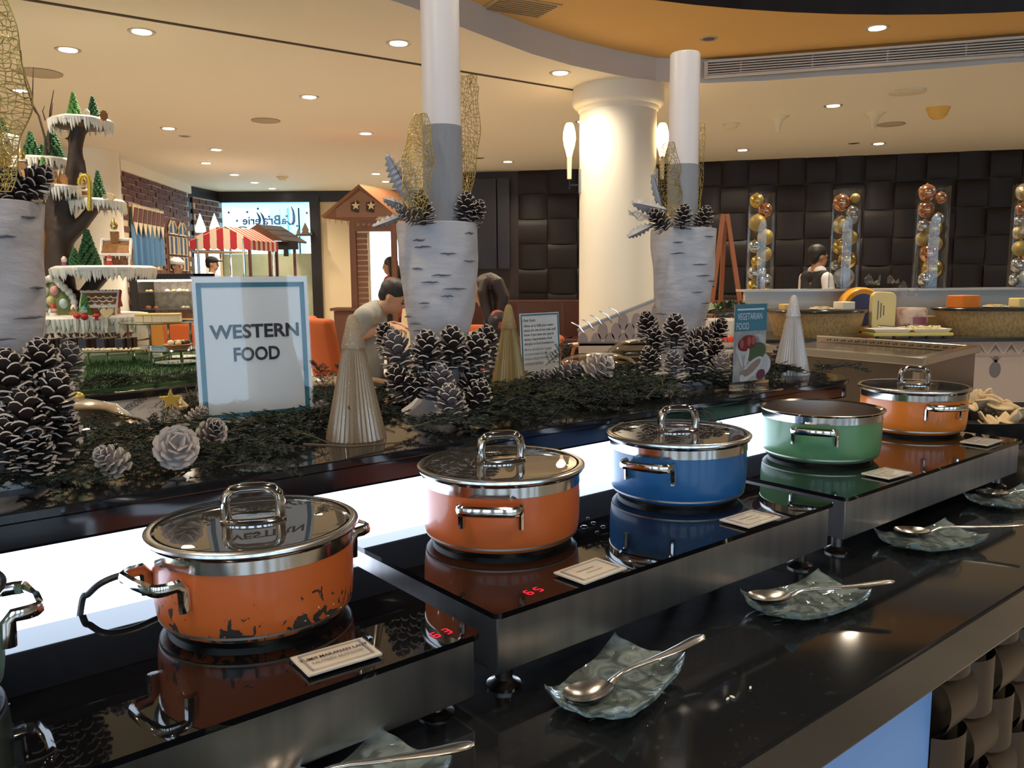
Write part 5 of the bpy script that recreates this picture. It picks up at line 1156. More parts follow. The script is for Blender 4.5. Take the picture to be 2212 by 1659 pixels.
# piped icing trees
tree_dk, tree_lt = mat('dark_green_icing',(.035,.13,.05),.6), mat('light_green_icing',(.13,.33,.08),.6)
def icing_tree_mesh(mt):
    mm = MB(); nr = 13
    for j in range(nr):
        t0 = j/nr; r = 1-t0*.93; z = t0*.95; n_ = max(5,int(11*r))
        for i in range(n_):
            a = 2*PI*(i+.5*(j%2))/n_; x,y = math.cos(a),math.sin(a); mm.ball((x*r*.92,y*r*.92,z+.05),(.30*(.35+.65*r),.30*(.35+.65*r),.055),6,5)
    mm.lathe([(.62,.02),(.04,.98),(0,1.0)],12); return mm.mesh('icing_tree',[mt])
TRE = {0:icing_tree_mesh(tree_dk),1:icing_tree_mesh(tree_lt)}
def itree(px, py, hp, wp, kind, lab, dy=0, grp=None):
    q = PY(px,py,YT+dy); o = tag(link('icing_tree',TRE[kind],None,q,random.uniform(0,6)),lab,'ornament',grp); o.scale = (wp*pm,wp*pm,hp*pm); return o
itree(162,263,60,15,1,'light green piped icing tree on the topmost platform'); itree(203,261,50,14,0,'dark green piped icing tree on the topmost platform')
itree(70,346,60,19,0,'dark green icing tree on the platform with the twigs',.08); itree(116,346,72,21,0,'taller dark green icing tree on the platform with the twigs',.1); itree(93,344,32,11,0,'small icing tree squeezed between two larger ones on the twig platform',.16)
itree(97,406,62,15,1,'lighter green icing tree on the small platform beside the pine cones',-.16); itree(215,436,66,15,0,'dark green icing tree behind the gold candy cane',.05); itree(163,438,30,8,0,'small icing tree beside the trunk on the candy cane platform',-.05)
itree(193,580,82,23,0,'tall dark icing tree on the wide platform',-.02); itree(163,580,42,15,0,'leaning dark icing tree beside the trunk on the wide platform',-.20); itree(231,578,46,10,0,'narrow dark icing tree behind the iced house',.05); itree(185,690,54,13,1,'light green icing tree on the white drum',-.26)
itree(8,297,40,12,0,'dark icing tree on the platform cut by the picture edge')
# twigs
t = thing('bare_branch','thin bare branch standing in the gingerbread tree','branch',PY(95,345,YT+.02)); b0 = PY(95,345,YT+.02)
def D(px,py): return PY(px,py,YT+.02)-b0
for k,ps in enumerate((((100,350),(98,300),(84,250),(70,225),(55,180),(46,130),(38,90)),((70,225),(71,180),(72,145)),((46,130),(45,108)),((108,330),(106,280),(108,240),(116,195)),((108,270),(112,235),(114,222)),((84,250),(75,240),(68,225)),((98,260),(92,240),(97,228)))):
    MB().tube([D(*p) for p in ps],[.009*(1-.75*i/(len(ps)-1))*(1 if k in (0,3) else .55) for i in range(len(ps))],6).build('twig', mat('twig_bark',(.06,.032,.02),.8), t)
# gold candy cane
t = MB(); pts = [PY(*p,YT-.16) for p in ((171,398),(172,388),(178,380),(185,378),(191,383),(194,395),(194,420),(193,455))]; t.tube(pts,.012,10); tag(t.build('candy_cane', mat('gold_tinsel',(.62,.42,.04),.35,.6,noise=(220,(.95,.75,.2),.55,.65))),'gold tinsel candy cane hooked over an icing platform','candy cane')
# biscuits leaning on platforms
def biscuit(name, px, py, w, h, lab, kind='leaf', dy=-.1, mt=None, rz=0):
    q = PY(px,py,YT+dy); mm = MB(); W2,H2 = w*pm/2,h*pm
    if kind == 'heart': P = [(W2*1.0*math.sin(a)**3, H2*.5+H2*.5*(13*math.cos(a)-5*math.cos(2*a)-2*math.cos(3*a)-math.cos(4*a))/17) for a in [2*PI*i/28 for i in range(28)]]
    elif kind == 'star': P = [(W2*(1 if i%2 == 0 else .5)*math.cos(PI/2+i*PI/5), H2/2+H2/2*(1 if i%2 == 0 else .5)*math.sin(PI/2+i*PI/5)) for i in range(10)]
    else: P = [((1+.22*(i%2))*W2*.85*math.cos(a), H2/2+(1+.22*(i%2))*H2*.42*math.sin(a)) for i,a in enumerate([2*PI*i/18 for i in range(18)])]
    mm.prism(P,-.006,.006,'y'); o = mm.build(name, mt or ginger, None, q, rz, False, 40, .002); return tag(o,lab,'biscuit')
biscuit('biscuit',115,408,22,28,'brown leaf-shaped biscuit beside the small icing tree',dy=-.22); biscuit('biscuit',140,408,18,30,'brown biscuit leaning on the chocolate trunk',dy=-.2); biscuit('biscuit',225,262,16,22,'brown biscuit at the edge of the topmost platform',rz=.6); biscuit('biscuit',130,258,22,6,'flat brown biscuit lying on the topmost platform')
biscuit('biscuit',236,436,26,18,'pale rounded biscuit on the candy cane platform','leaf',-.1,mat('pale_biscuit',(.66,.50,.27),.7)); biscuit('biscuit',232,690,26,26,'pale heart biscuit in front of the gingerbread house','heart',-.32,mat('pale_biscuit',(.66,.50,.27),.7)); biscuit('biscuit',160,692,28,26,'brown star biscuit leaning on the wafer mound','star',-.275)
# gingerbread houses
def house(px, py, wp, hp, lab, dy, scallop=False):
    q = PY(px,py,YT+dy); w,h,d = wp*pm, hp*pm, wp*pm*.8; t = thing('gingerbread_house',lab,'gingerbread house',q,.25)
    MB().box((0,0,h*.25),(w*.84,d*.8,h*.5)).build('walls', ginger, t, smooth=False)
    for sg in (-1,1):
        mm = MB(); mm.box((0,sg*d*.23,h*.62),(w*.96,.012,d*.66),M=Matrix.Rotation(-sg*.62 if sg > 0 else .62,4,'X') if False else Matrix.Rotation(sg*.75,4,'X')); mm.build('roof_panel', ginger, t, smooth=False, bev=.003)
    MB().prism([(-d*.4,h*.5),(d*.4,h*.5),(0,h*.86)],-w*.42,w*.42,'x').build('gable', ginger, t, smooth=False)
    mm = MB(); mm.tube([(-w*.5,0,h*.88),(w*.5,0,h*.88)],.010,8); mm.tube([(-w*.5,-d*.46,h*.42),(w*.5,-d*.46,h*.42)],.009,8)
    for i in range(9):
        x = -w*.48+w*.96*i/8; mm.tube([(x,-d*.46,h*.43),(x,-d*.465,h*(.36-.05*(i%3)))],[.007,.001],6)
    for s in (-1,1): mm.tube([(s*w*.47,-d*.46,h*.42),(s*w*.47,0,h*.88)],.009,8); mm.tube([(s*w*.42,-d*.41,0),(s*w*.42,-d*.41,h*.42)],.006,6)
    mm.build('icing_lines', icing, t)
    if scallop:
        for r in range(3):
            for i in range(5-(r%2)):
                x = (i-2+.5*(r%2))*w*.19; yy = -d*(.40-.12*r); zz = h*(.46+.115*r); mm = MB(); mm.tube([(x-w*.09,yy-.012,zz+h*.05),(x-w*.05,yy-.018,zz),(x+w*.05,yy-.018,zz),(x+w*.09,yy-.012,zz+h*.05)],.0045,6); mm.build('icing_scallop', icing, t)
        for i in range(12):
            mm = MB(); a = i/11; mm.ball((-w*.5+w*a,0,h*.90),.009,8,6); mm.build('candy', mat('red_candy' if i%2 else 'pink_candy',(.5,.03,.04) if i%2 else (.8,.55,.5),.3), t)
        mm = MB()
        for i in range(8): mm.ball((w*.51,-d*.46*(1-i/7) ,h*(.42+.46*i/7)),.010,8,6)
        mm.build('candy_edge', mat('red_candy',(.5,.03,.04),.3), t)
    else:
        for r in range(4):
            for i in range(4):
                MB().box((-w*.3+w*.2*i+(w*.08 if r%2 else 0),-d*.405,h*(.06+.105*r)),(w*.14,.006,h*.06)).build('biscuit_brick', mat('dark_biscuit',(.16,.06,.02),.7), t, smooth=False)
        MB().box((-w*.05,0,h*.95),(w*.26,w*.2,h*.34)).build('chimney', ginger, t, smooth=False); MB().ball((-w*.05,0,h*1.14),(w*.17,w*.14,h*.05),12,8).build('chimney_snow', icing, t); MB().lathe([(0,0),(.016,.01),(.022,.03),(.012,.055),(.006,.07),(0,.075)],14,(-w*.05,0,h*1.16)).build('gold_finial', mat('gold_foil',(.7,.5,.2),.25,.9), t)
    MB().box((0,-d*.405,h*.14),(w*.2,.012,h*.26)).build('door', mat('dark_biscuit',(.16,.06,.02),.7), t, smooth=False)
house(256,580,58,66,'brick patterned gingerbread house with iced chimney on the wide platform',-.12); house(222,690,72,64,'scalloped roof gingerbread house with red candies on the white drum',-.16,True); house(55,410,50,48,'snow covered gingerbread house roof beside the cropped planter',-.3)
house(184,438,26,28,'tiny snowy house behind the gold candy cane',-.06)
# wafer mound with sugar eggs
q = PY(122,692,YT-.18); t = thing('wafer_mound','green wafer mound with pastel sugar eggs under white icing','cake display',q)
MB().lathe([(math.cos(k_*PI/20),.235*math.sin(k_*PI/20)) for k_ in range(11)],24).build('mound', mat('green_wafer',(.20,.24,.09),.8,bump=(30,.8)), t).scale = (.125,.07,1)
egg = [(.55,.70,.62),(.75,.36,.33),(.60,.50,.22),(.50,.66,.66),(.55,.68,.66),(.70,.62,.40)]
for i,(a,z) in enumerate(((-1.9,.17),(-1.25,.175),(-1.5,.115),(-.85,.10),(-1.45,.05),(-2.3,.09))):
    rr = math.sqrt(max(0,1-(z/.235)**2)); MB().ball((.125*rr*math.cos(a),.07*rr*math.sin(a),z),(.024,.024,.03),12,8).build('sugar_egg', mat('sugar_egg_%d'%i,egg[i],.5), t)
mm = MB()
for i in range(22):
    a = i/21*PI; x = -.135*math.cos(a)*1.0; z = .245*math.sin(a); mm.ball((x-.0,-.03-.02*math.sin(i),z),(.022,.02,.024),8,6)
mm.build('icing_rope', icing, t)
# snowman figurines and small mushrooms
def figurine(px, py, hp, hat, body, lab, dy=-.35):
    q = PY(px,py,YT+dy); s = hp*pm; t = thing('snowman_figurine',lab,'figurine',q)
    MB().ball((0,0,s*.28),(s*.26,s*.24,s*.28),14,10).build('body', mat(body[0],body[1],.6), t); MB().ball((0,0,s*.66),s*.22,14,10).build('head', mat('figurine_cream',(.75,.66,.55),.6), t)
    MB().lathe([(s*.24,s*.74),(s*.2,s*.84),(s*.08,s*1.0),(0,s*1.02)],14).build('hat', mat(hat[0],hat[1],.6), t); MB().lathe([(s*.17,s*.46),(s*.2,s*.49),(s*.17,s*.52)],14).build('scarf', mat('red_candy',(.5,.03,.04),.3), t); MB().ball((0,-s*.22,s*.64),s*.045,8,6).build('nose', mat('orange_nose',(.7,.2,.03),.5), t)
BLU, RED, CRM = ('figurine_blue',(.10,.28,.38)), ('figurine_red',(.5,.03,.03)), ('figurine_cream2',(.75,.68,.58))
figurine(183,692,28,BLU,RED,'small snowman figurine with blue hat and red body on the drum',-.335); figurine(97,690,32,BLU,CRM,'snowman figurine with blue hat beside the wafer mound',-.265); figurine(117,690,30,RED,CRM,'snowman figurine with red brim near the wafer mound',-.285); figurine(189,264,26,CRM,RED,'white capped figurine between trees on the topmost platform',-.08); figurine(140,580,24,CRM,('figurine_purple',(.16,.08,.22)),'white capped figurine on the wide platform by the trunk',-.24); figurine(237,576,22,RED,RED,'red figurine beside the brick patterned gingerbread house',-.22)
for px in (168,209):
    q = PY(px,692,YT-.335); mm = MB(); mm.lathe([(.010,0),(.010,.018),(.021,.02),(.022,.028),(.014,.037),(0,.04)],16); tag(mm.build('sugar_mushroom', mat('figurine_red',(.5,.03,.03),.5), None, q),'red capped sugar mushroom on the white drum','ornament','sugar mushrooms')
# ---- risers with cakes
glass_r = clear('riser_glass',(.80,.86,.84),1.5,.02,.15,(.4,.42,.42))
def riser(px0, px1, py, Y, legs, lab, dpt=.22):
    a,b = PY(px0,py,Y),PY(px1,py,Y); c = (a+b)/2; w = (b-a).length/2; z = c.z; t = thing('glass_riser',lab,'riser',(c.x,Y,IZ+.012)); h = z-IZ-.012
    o = MB().lathe([(0,h-.008),(1,h-.008),(1,h),(0,h)],44).build('glass_top', glass_r, t); o.scale = (w,dpt,1)
    o = MB().lathe([(1,h-.010),(1.02,h-.005),(1,h+.001)],44,cap=False).build('rim', chrome, t); o.scale = (w,dpt,1)
    for lx,ly in legs: MB().tube([(lx*w,ly*dpt,h-.008),(lx*w,ly*dpt,0)],.009,8).build('leg', chrome, t)
    mm = MB(); mm.tube([(legs[0][0]*w,legs[0][1]*dpt,h*.45),(legs[-1][0]*w,legs[-1][1]*dpt,h*.45)],.006,6); mm.build('brace', chrome, t)
    return c, w, z
LG = ((-.6,-.6),(.5,-.7),(.65,.5),(-.5,.6))
c,w,z = riser(60,338,752,4.35,((-.35,-.55),(.18,-.8),(.45,-.75),(.5,.5),(-.5,.5)),'low oval glass riser carrying the chocolate cakes',.20)
chc = mat('dark_chocolate',(.022,.010,.009),.35); frl = mat('chocolate_curl',(.07,.03,.02),.5); wch = mat('white_chocolate',(.75,.65,.45),.5)
for i in range(15):
    px = 102+i*13; q = PY(px,740-(i*.9),4.35+.05*((i%3)-1)); s = .042; t = thing('chocolate_cake','small dark chocolate cube cake with curls on the low riser','cake',(q.x,q.y,z+.0),random.uniform(-.2,.2),'chocolate cube cakes')
    MB().box((0,0,.026),(s,s,.052)).build('cake', chc, t, smooth=False, bev=.002); mm = MB()
    for k in range(4): mm.tube([(random.uniform(-.012,.012),random.uniform(-.012,.012),.058),(random.uniform(-.012,.012),random.uniform(-.01,.01),.078),(random.uniform(-.014,.014),0,.07)],[.004,.005,.001],6)
    mm.build('chocolate_curls', frl, t)
    if i%4 == 2: MB().prism([(-.008,.06),(.008,.06),(0,.098)],-.002,.002,'y').build('white_chip', wch, t, smooth=False)
mm = MB()
for i in range(120): mm.ball((c.x+random.uniform(.0,w*.9),4.35-.13+random.uniform(-.05,.06),z+.004),(.006,.005,.004),6,4)
o = mm.build('almond_flakes', wch); stuff(tag(o,'pale almond flakes scattered along the low riser','almond flakes'))
c,w,z = riser(262,424,694,4.85,LG,'taller glass riser carrying yellow cake slices',.20)
ylw = mat('yellow_sponge',(.72,.50,.16),.7,bump=(40,.4)); crm = mat('pale_cream_cake',(.75,.60,.38),.7)
for i in range(5):
    q = PY(308+i*18,686,4.78); t = thing('cake_slice','yellow layered cake slice on the taller riser','cake',(q.x,4.78,z),.05*i,'yellow cake slices'); MB().box((0,0,.018),(.048,.10,.036)).build('sponge', crm, t, smooth=False, bev=.003); MB().box((0,0,.042),(.05,.102,.014)).build('topping', ylw, t, smooth=False, bev=.004)
c2,w2,z2 = riser(320,440,752,4.30,LG,'glass riser carrying the fruit tart beside the WESTERN FOOD sign',.16)
q = PY(384,745,4.28); t = thing('fruit_tart','fruit tart with yellow and pale fruit on the small riser','tart',(q.x,4.28,z2)); MB().lathe([(.05,0),(.075,.022),(.07,.024),(0,.02)],30,wob=lambda a,z,j: 1+.03*math.sin(26*a)).build('crust', ginger, t)
for i in range(12):
    a = i*2.4; r = .055*math.sqrt(i/12); MB().ball((r*math.cos(a),r*math.sin(a),.03),(.017,.014,.013),10,6).build('fruit', [ylw,crm,mat('berry',(.05,.02,.03),.3)][i%3] , t)
for px,py,Y,r,lab in ((342,762,4.7,.08,'white plate of napkins below the taller riser'),(384,787,3.95,.11,'white round plate at the front of the turf'),(395,775,4.4,.09,'white plate on the turf under the tart riser')):
    q = PZ(px,py,IZ+.014); mm = MB(); mm.lathe([(0,.002),(r*.6,.0),(r*.98,.012),(r,.015),(r*.95,.015),(r*.6,.006),(0,.006)],36); tag(mm.build('plate', mat('white_china',(.78,.74,.68),.2), None, q),lab,'plate')
q = PZ(337,780,IZ+.014); mm = MB(); mm.ball((0,0,.035),.035,16,12); tag(mm.build('snowball', icing, None, q),'white snowball on the turf beside the iced drum','ornament')
# ================================================================ LEFT REAR: pastry case, stalls, arch
YP = 10.6; a,b = PY(286,592,YP),PY(416,592,YP); w = b.x-a.x+.15; ztop = a.z; cx = (a.x+b.x)/2+.03
t = thing('pastry_case','black framed glass pastry display case in front of the brick wall','display case',(cx,YP,0)); dD = .5
mm = MB(); mm.box((0,.25,ztop-.035),(w,dD,.07)); mm.box((-w/2+.05,.25,ztop/2),(.10,dD,ztop)); mm.box((w/2-.05,.25,ztop/2),(.10,dD,ztop)); mm.box((0,.25,.35),(w,dD,.7)); mm.build('frame', mat('black_case_frame',(.012,.011,.011),.35), t, smooth=False, bev=.004)
MB().box((0,.005,(ztop+.7)/2),(w-.2,.008,ztop-.77)).build('front_glass', clear('case_glass',(.95,.97,.96),1.45), t, smooth=False)
MB().box((0,.49,(ztop+.7)/2),(w-.2,.01,ztop-.77)).build('back_panel', mat('case_back',(.42,.33,.26),.6,noise=(14,(.30,.22,.18),.45,.55)), t, smooth=False)
MB().box((0,.05,ztop-.085),(w-.22,.03,.02)).build('strip_light', emit('case_strip_light',(1,.92,.78),40.0), t, smooth=False)
zsh = [PY(350,631,YP).z, PY(350,668,YP).z]
for z in zsh: MB().box((0,.25,z),(w-.2,.44,.012)).build('shelf', clear('shelf_glass',(.85,.88,.86),1.5,.02,.2), t, smooth=False)
pas = mat('pastry_gold',(.58,.33,.12),.6); pcr = mat('pastry_cream',(.78,.66,.48),.6); ppk = mat('pastry_pink',(.55,.12,.08),.6)
for i,(px,zi,mt_,s) in enumerate(((318,0,pas,.04),(326,0,pas,.045),(362,0,pcr,.05),(376,0,pas,.05),(388,0,pcr,.06),(398,0,pas,.05),(405,0,pcr,.045),(318,1,ppk,.06),(335,1,ppk,.05),(395,1,pcr,.05),(404,1,pcr,.05))):
    q = PY(px,630,YP+.2); mm = MB(); s *= .62; mm.lathe([(s*.8,0),(s,s*.25),(s*.8,s*.6),(s*.3,s*.9),(0,s)],16,wob=lambda a,z,j: 1+.08*math.sin(6*a)); tag(mm.build('pastry', mt_, None, (q.x,YP+.2,zsh[zi]+.007)),('golden' if mt_ is pas else 'cream topped' if mt_ is pcr else 'red glazed')+' pastry on the '+('upper','lower')[zi]+' shelf of the display case','pastry','pastries %d %s'%(zi,mt_.name))
# striped stall
YS = 11.3; sx = YS/F
def SP(px,py,dy=0): return PY(px,py,YS+dy)
b0 = gp(503,YS); t = thing('market_stall','market stall with red and white striped awning','stall',b0)
red_c, wht_c = mat('red_canvas',(.42,.02,.035),.7), mat('cream_canvas',(.72,.58,.44),.7)
pk = SP(486,488)-b0; eL = SP(410,519)-b0; eR = SP(541,519)-b0; dep = Vector((.12,.9,0)); hv = Vector((0,0,SP(480,540).z-SP(480,519).z))
NS = 9
for i in range(NS):
    f0,f1 = i/NS,(i+1)/NS
    def ridge(f): 
        p = eL.lerp(eR,f); z = pk.z if False else eL.z+(pk.z-eL.z)*(1-abs(f-.5)*2)**.8; return Vector((p.x,p.y,z))
    A_,B_ = ridge(f0),ridge(f1); mm = MB(); c_ = wht_c if i%2 else red_c
    base0,base1 = eL.lerp(eR,f0),eL.lerp(eR,f1)
    mm.add([base0,base1,B_,A_],[(0,1,2,3)]); n_ = 6
    V = [base0+(base1-base0)*(k/n_) for k in range(n_+1)]+[base0+(base1-base0)*(k/n_)+hv*(.82+.18*math.sin(PI*k/n_)) for k in range(n_+1)]
    mm.add(V,[(k,k+1,n_+1+k+1,n_+1+k) for k in range(n_)]); o = mm.build('awning_stripe', c_, t, smooth=False); s_ = o.modifiers.new('s','SOLIDIFY'); s_.thickness = .008
for i in range(12):     # right slope and side valance
    f0,f1 = i/12,(i+1)/12; c_ = wht_c if i%2 == 0 else red_c; mm = MB(); A0,A1 = pk+dep*f0,pk+dep*f1; B0_,B1_ = eR+dep*f0,eR+dep*f1
    mm.add([A0,B0_,B1_,A1,B0_+hv,B1_+hv],[(0,1,2,3),(1,4,5,2)]); o = mm.build('awning_stripe', c_, t, smooth=False); s_ = o.modifiers.new('s','SOLIDIFY'); s_.thickness = .008
mm = MB(); mm.add([pk,pk+dep,eL+dep,eL],[(0,1,2,3)]); o = mm.build('awning_back', wht_c, t, smooth=False); o.modifiers.new('s','SOLIDIFY').thickness = .008
for q in (eL+Vector((.1,0,0)),eR-Vector((.1,0,0)),eL+dep+Vector((.12,0,0)),eR+dep-Vector((.08,0,0))): MB().tube([(q.x,q.y,eL.z+.02),(q.x,q.y,0)],.018,8).build('post', chrome, t)
MB().tube([eL+hv*1.25+Vector((.05,0,0)),eR+hv*1.25-Vector((.05,0,0))],.016,8).build('rail', mat('brass_rail',(.7,.5,.3),.3,.8), t)
mm = MB(); q = (eL+eR+dep)/2; mm.box((q.x,q.y,.45),(.9,.7,.9)); mm.build('counter', blackm, t, smooth=False)
# little timber stall with tiled roof
YH = 12.6; b0 = gp(600,YH); t = thing('timber_stall','small timber stall with shiny tiled roof behind the striped stall','stall',b0)
def HP(px,py,dy=0): return PY(px,py,YH+dy)-b0
pk2 = HP(555,484); l2 = HP(536,497); r2 = HP(614,520); d2_ = HP(665,524,.3)-r2; 
for k in range(3):
    f0,f1 = k/3,(k+1)/3-.03; top = HP(612,492,.3)-pk2
    mm = MB(); A0,A1 = pk2.lerp(r2,f0),pk2.lerp(r2,f1); mm.add([A0,A1,A1+d2_,A0+d2_],[(0,1,2,3)]); o = mm.build('roof_tile_row', mat('slate_tile',(.10,.09,.10),.18), t, smooth=False); o.modifiers.new('s','SOLIDIFY').thickness = .03
mm = MB(); mm.add([pk2,l2,HP(536,516),HP(614,521),r2],[(0,1,2,3,4)]); o = mm.build('gable', wood_red, t, smooth=False); o.modifiers.new('s','SOLIDIFY').thickness = .04
for px in (540,583,598,637): q = HP(px,560,.15 if px > 590 else 0); MB().box((q.x,q.y,HP(px,530).z/2),(.04,.04,HP(px,530).z)).build('post', wood_red, t, smooth=False)
q = HP(618,545); MB().box((q.x,q.y,q.z),(.07,.02,.12)).build('chalk_tag', blackm, t, smooth=False)
q0 = HP(590,530); MB().box((q0.x,q0.y+.1,q0.z+.0),(.7,.05,.12)).build('beam', blackm, t, smooth=False)
for px,h,lab in ((645,14,'small carved tree silhouette at the window'),(660,26,'larger carved tree silhouette with a warm light at the window'),(672,9,'tiny carved silhouette at the window edge')):
    q = PY(px,508,YE-.15); k = YE/F; mm = MB(); H_ = h*k; mm.prism([(-H_*.42,0),(H_*.42,0),(H_*.2,H_*.35),(H_*.3,H_*.35),(0,H_),(-H_*.3,H_*.35),(-H_*.2,H_*.35)],-.02,.02,'y'); tag(mm.build('carved_tree', mat('dark_carving',(.10,.06,.03),.6), None, q, smooth=False),lab,'ornament')
# ---- timber arch house
YA = 9.2; b0 = gp(815,YA); t = thing('timber_arch','gingerbread style timber arch house with gabled roof','arch',b0)
def AP(px,py,dy=0): return PY(px,py,YA+dy)-b0
pk = AP(779,402); lw = AP(697,471); rw = AP(862,471); dd = Vector((.35,1.0,0))
for a_,b_ in ((pk,lw),(pk,rw)):
    mm = MB(); mm.add([a_,b_,b_+dd,a_+dd],[(0,1,2,3)]); o = mm.build('roof_slope', mat('roof_plank',(.24,.10,.045),.5), t, smooth=False); o.modifiers.new('s','SOLIDIFY').thickness = .03
gabm = mat('arch_gable_wood',(.23,.105,.05),.5); mm = MB(); mm.prism([(AP(727,452).x,AP(727,452).z),(AP(727,468).x,AP(727,468).z),(AP(860,468).x,AP(860,468).z),(AP(838,452).x,AP(838,452).z),(AP(779,412).x,AP(779,412).z)],-.02,.02,'y'); mm.build('gable_board', gabm, t, smooth=False)
for px in (770,803):
    q = AP(px,447); MB().lathe([(0,-.005),(.07,-.005),(.07,.005),(0,.005)],5).build('cutout', mat('dark_cutout',(.03,.02,.02),.6), t, loc=q+Vector((0,-.025,0)), rot=(PI/2,0,.3))
    mm = MB(); star(mm,q.x,q.z+.01,.05,-.045,0,.01); mm.build('biscuit_star', mat('pale_biscuit',(.66,.50,.27),.7), t, smooth=False)
for px,w_ in ((762,.07),(850,.06)):
    q = AP(px,480); MB().box((q.x,0,q.z/2),(w_,.08,q.z)).build('post', wood_red, t, smooth=False, bev=.006)
mm = MB(); qa,qb = AP(757,488),AP(855,488); mm.box(((qa.x+qb.x)/2,0,qa.z),(qb.x-qa.x,.07,.12)); mm.build('beam', wood_red, t, smooth=False)
for i in range(7):
    q = AP(775+i*12,486); MB().ball((q.x,-.04,q.z),(.022,.012,.022),8,6).build('carved_rosette', gabm, t)
xa_,xb_ = AP(770,600).x,AP(798,600).x; ztp = AP(780,502).z; MB().box(((xa_+xb_)/2,.03,ztp/2),(xb_-xa_,.04,ztp)).build('icing_sheet', pipe, t, smooth=False)
bm3 = MB().box((0,0,0),(xb_-xa_-.03,.02,.042)).mesh('brick',[mat('biscuit_brick_brown',(.17,.065,.035),.7)],False)
for r in range(22): link('brick', bm3, t, ((xa_+xb_)/2+random.uniform(-.004,.004),.005,ztp-.035-r*.059))
bm4 = MB().box((0,0,0),(.02,.05,.042)).mesh('brick',[mat('biscuit_brick_brown',(.17,.065,.035),.7)],False)
for i in range(8):
    q = lw.lerp(lw+dd,i/8); MB().tube([(q.x,q.y,q.z+.0),(q.x,q.y,q.z-.05)],[.012,.002],6).build('icing_drip', pipe, t)
MB().box((AP(745,665).x,.1,AP(745,668).z),(.30,.35,.03)).build('plinth_ledge', wood_red, t, smooth=False); MB().box((AP(748,680).x,.12,AP(745,672).z/2),(.26,.3,AP(745,672).z)).build('plinth', wood_red, t, smooth=False)
# wooden easel
YZ = 8.4; b0 = gp(1572,YZ); t = thing('easel','reddish wooden A-frame easel beside the bauble cylinders','easel',b0)
for (x0,y0),(x1,y1),dy in (((1562,462),(1532,700),0),((1570,462),(1606,700),0),((1566,470),(1568,705),.45)):
    a_ = PY(x0,y0,YZ)-b0; f_ = PY(x1,y1,YZ)-b0; f2 = a_+(f_-a_)*(a_.z/(a_.z-f_.z)); MB().tube([a_,Vector((f2.x,dy,0))],.028,4).build('leg', mat('easel_wood',(.30,.105,.045),.5), t)
MB().box((0,-.02,.45),(.34,.03,.05)).build('crossbar', mat('easel_wood',(.30,.105,.045),.5), t, smooth=False)
# ================================================================ CHEESE BUFFET (right)
YC = 5.9
wst = mat('white_glossy_stone',(.62,.57,.50),.2); stn = mat('counter_dark_stone',(.03,.028,.028),.15)
patt = mat('rose_cream_print',(.50,.36,.28),.6)
def RPx(px,py,Y=YC): return PY(px,py,Y)
xl,xr_ = RPx(1640,640).x, 5.6; ZK = .90
t = thing('cheese_counter','cheese buffet counter with patterned front and pale back guard','counter',(0,YC,0))
yfr = 5.45
mm = MB(); mm.box(((1.62+xr_)/2,.25,ZK-.012),(xr_-1.62,1.45,.024)); mm.build('worktop', stn, t, smooth=False, bev=.003)
mm = MB(); mm.box(((1.7+xr_)/2,.27,ZK/2-.012),(xr_-1.7,1.28,ZK-.024)); mm.build('cabinet_body', mat('cabinet_dark',(.05,.04,.035),.6), t, smooth=False)
zg = RPx(1900,628,YC+.35).z; mm = MB(); mm.box(((xl+xr_)/2,.38,(ZK+zg)/2),(xr_-xl,.06,zg-ZK)); mm.build('back_guard', mat('grey_white_panel',(.58,.54,.48),.25), t, smooth=False)
MB().box(((xl+xr_)/2,.42,zg+.008),(xr_-xl+.04,.26,.016)).build('guard_ledge', mat('pale_ledge',(.62,.58,.52),.15), t, smooth=False)
zp0,zp1 = ZK-.125,ZK-.03; MB().box(((1.7+xr_)/2,-.40,(zp0+zp1)/2),(xr_-1.7,.02,zp1-zp0)).build('front_border', patt, t, smooth=False)
MB().box(((1.7+xr_)/2,-.39,(zp0+.46)/2),(xr_-1.7,.02,zp0-.46)).build('front_panel', mat('rose_panel',(.56,.42,.33),.6), t, smooth=False)
gpr = mat('grey_print',(.20,.16,.16),.7)
for i in range(14):
    x = 2.9+i*.105; mm = MB(); mm.prism([(x-.035,zp0+.02),(x,zp1-.02),(x+.035,zp0+.02),(x,zp0+.05)],-.412,-.410,'y'); mm.build('printed_motif', gpr, t, smooth=False)
    mm = MB(); mm.tube([(x-.05,-.411,zp0+.015),(x,-.411,zp1-.008),(x+.05,-.411,zp0+.015)],.006,5,flat=.3); mm.build('printed_zigzag', mat('cream_print',(.66,.52,.42),.7), t)
px_pine = PY(2150,785,5.5)
for i in range(5):
    x = px_pine.x+(i-1)*.30; z = PY(2150,792,5.5).z-.01
    mm = MB(); disc(mm,x,z-.01,.038,.055,-.403)
    for k in range(5): a = (k-2)*.4; mm.prism([(x-.008,z+.04),(x+.008,z+.04),(x+.05*math.sin(a),z+.04+.055*math.cos(a))],-.404,-.402,'y')
    if i%2 == 1: mm.build('printed_pineapple', gpr, t, smooth=False)
    else:
        m2 = MB()
        for k in range(6): disc(m2,x-.05+.04*(k%3)+.02*(k//3),z-.03+.045*(k//3),.022,.022,-.403)
        m2.build('printed_fruit', gpr, t, smooth=False)
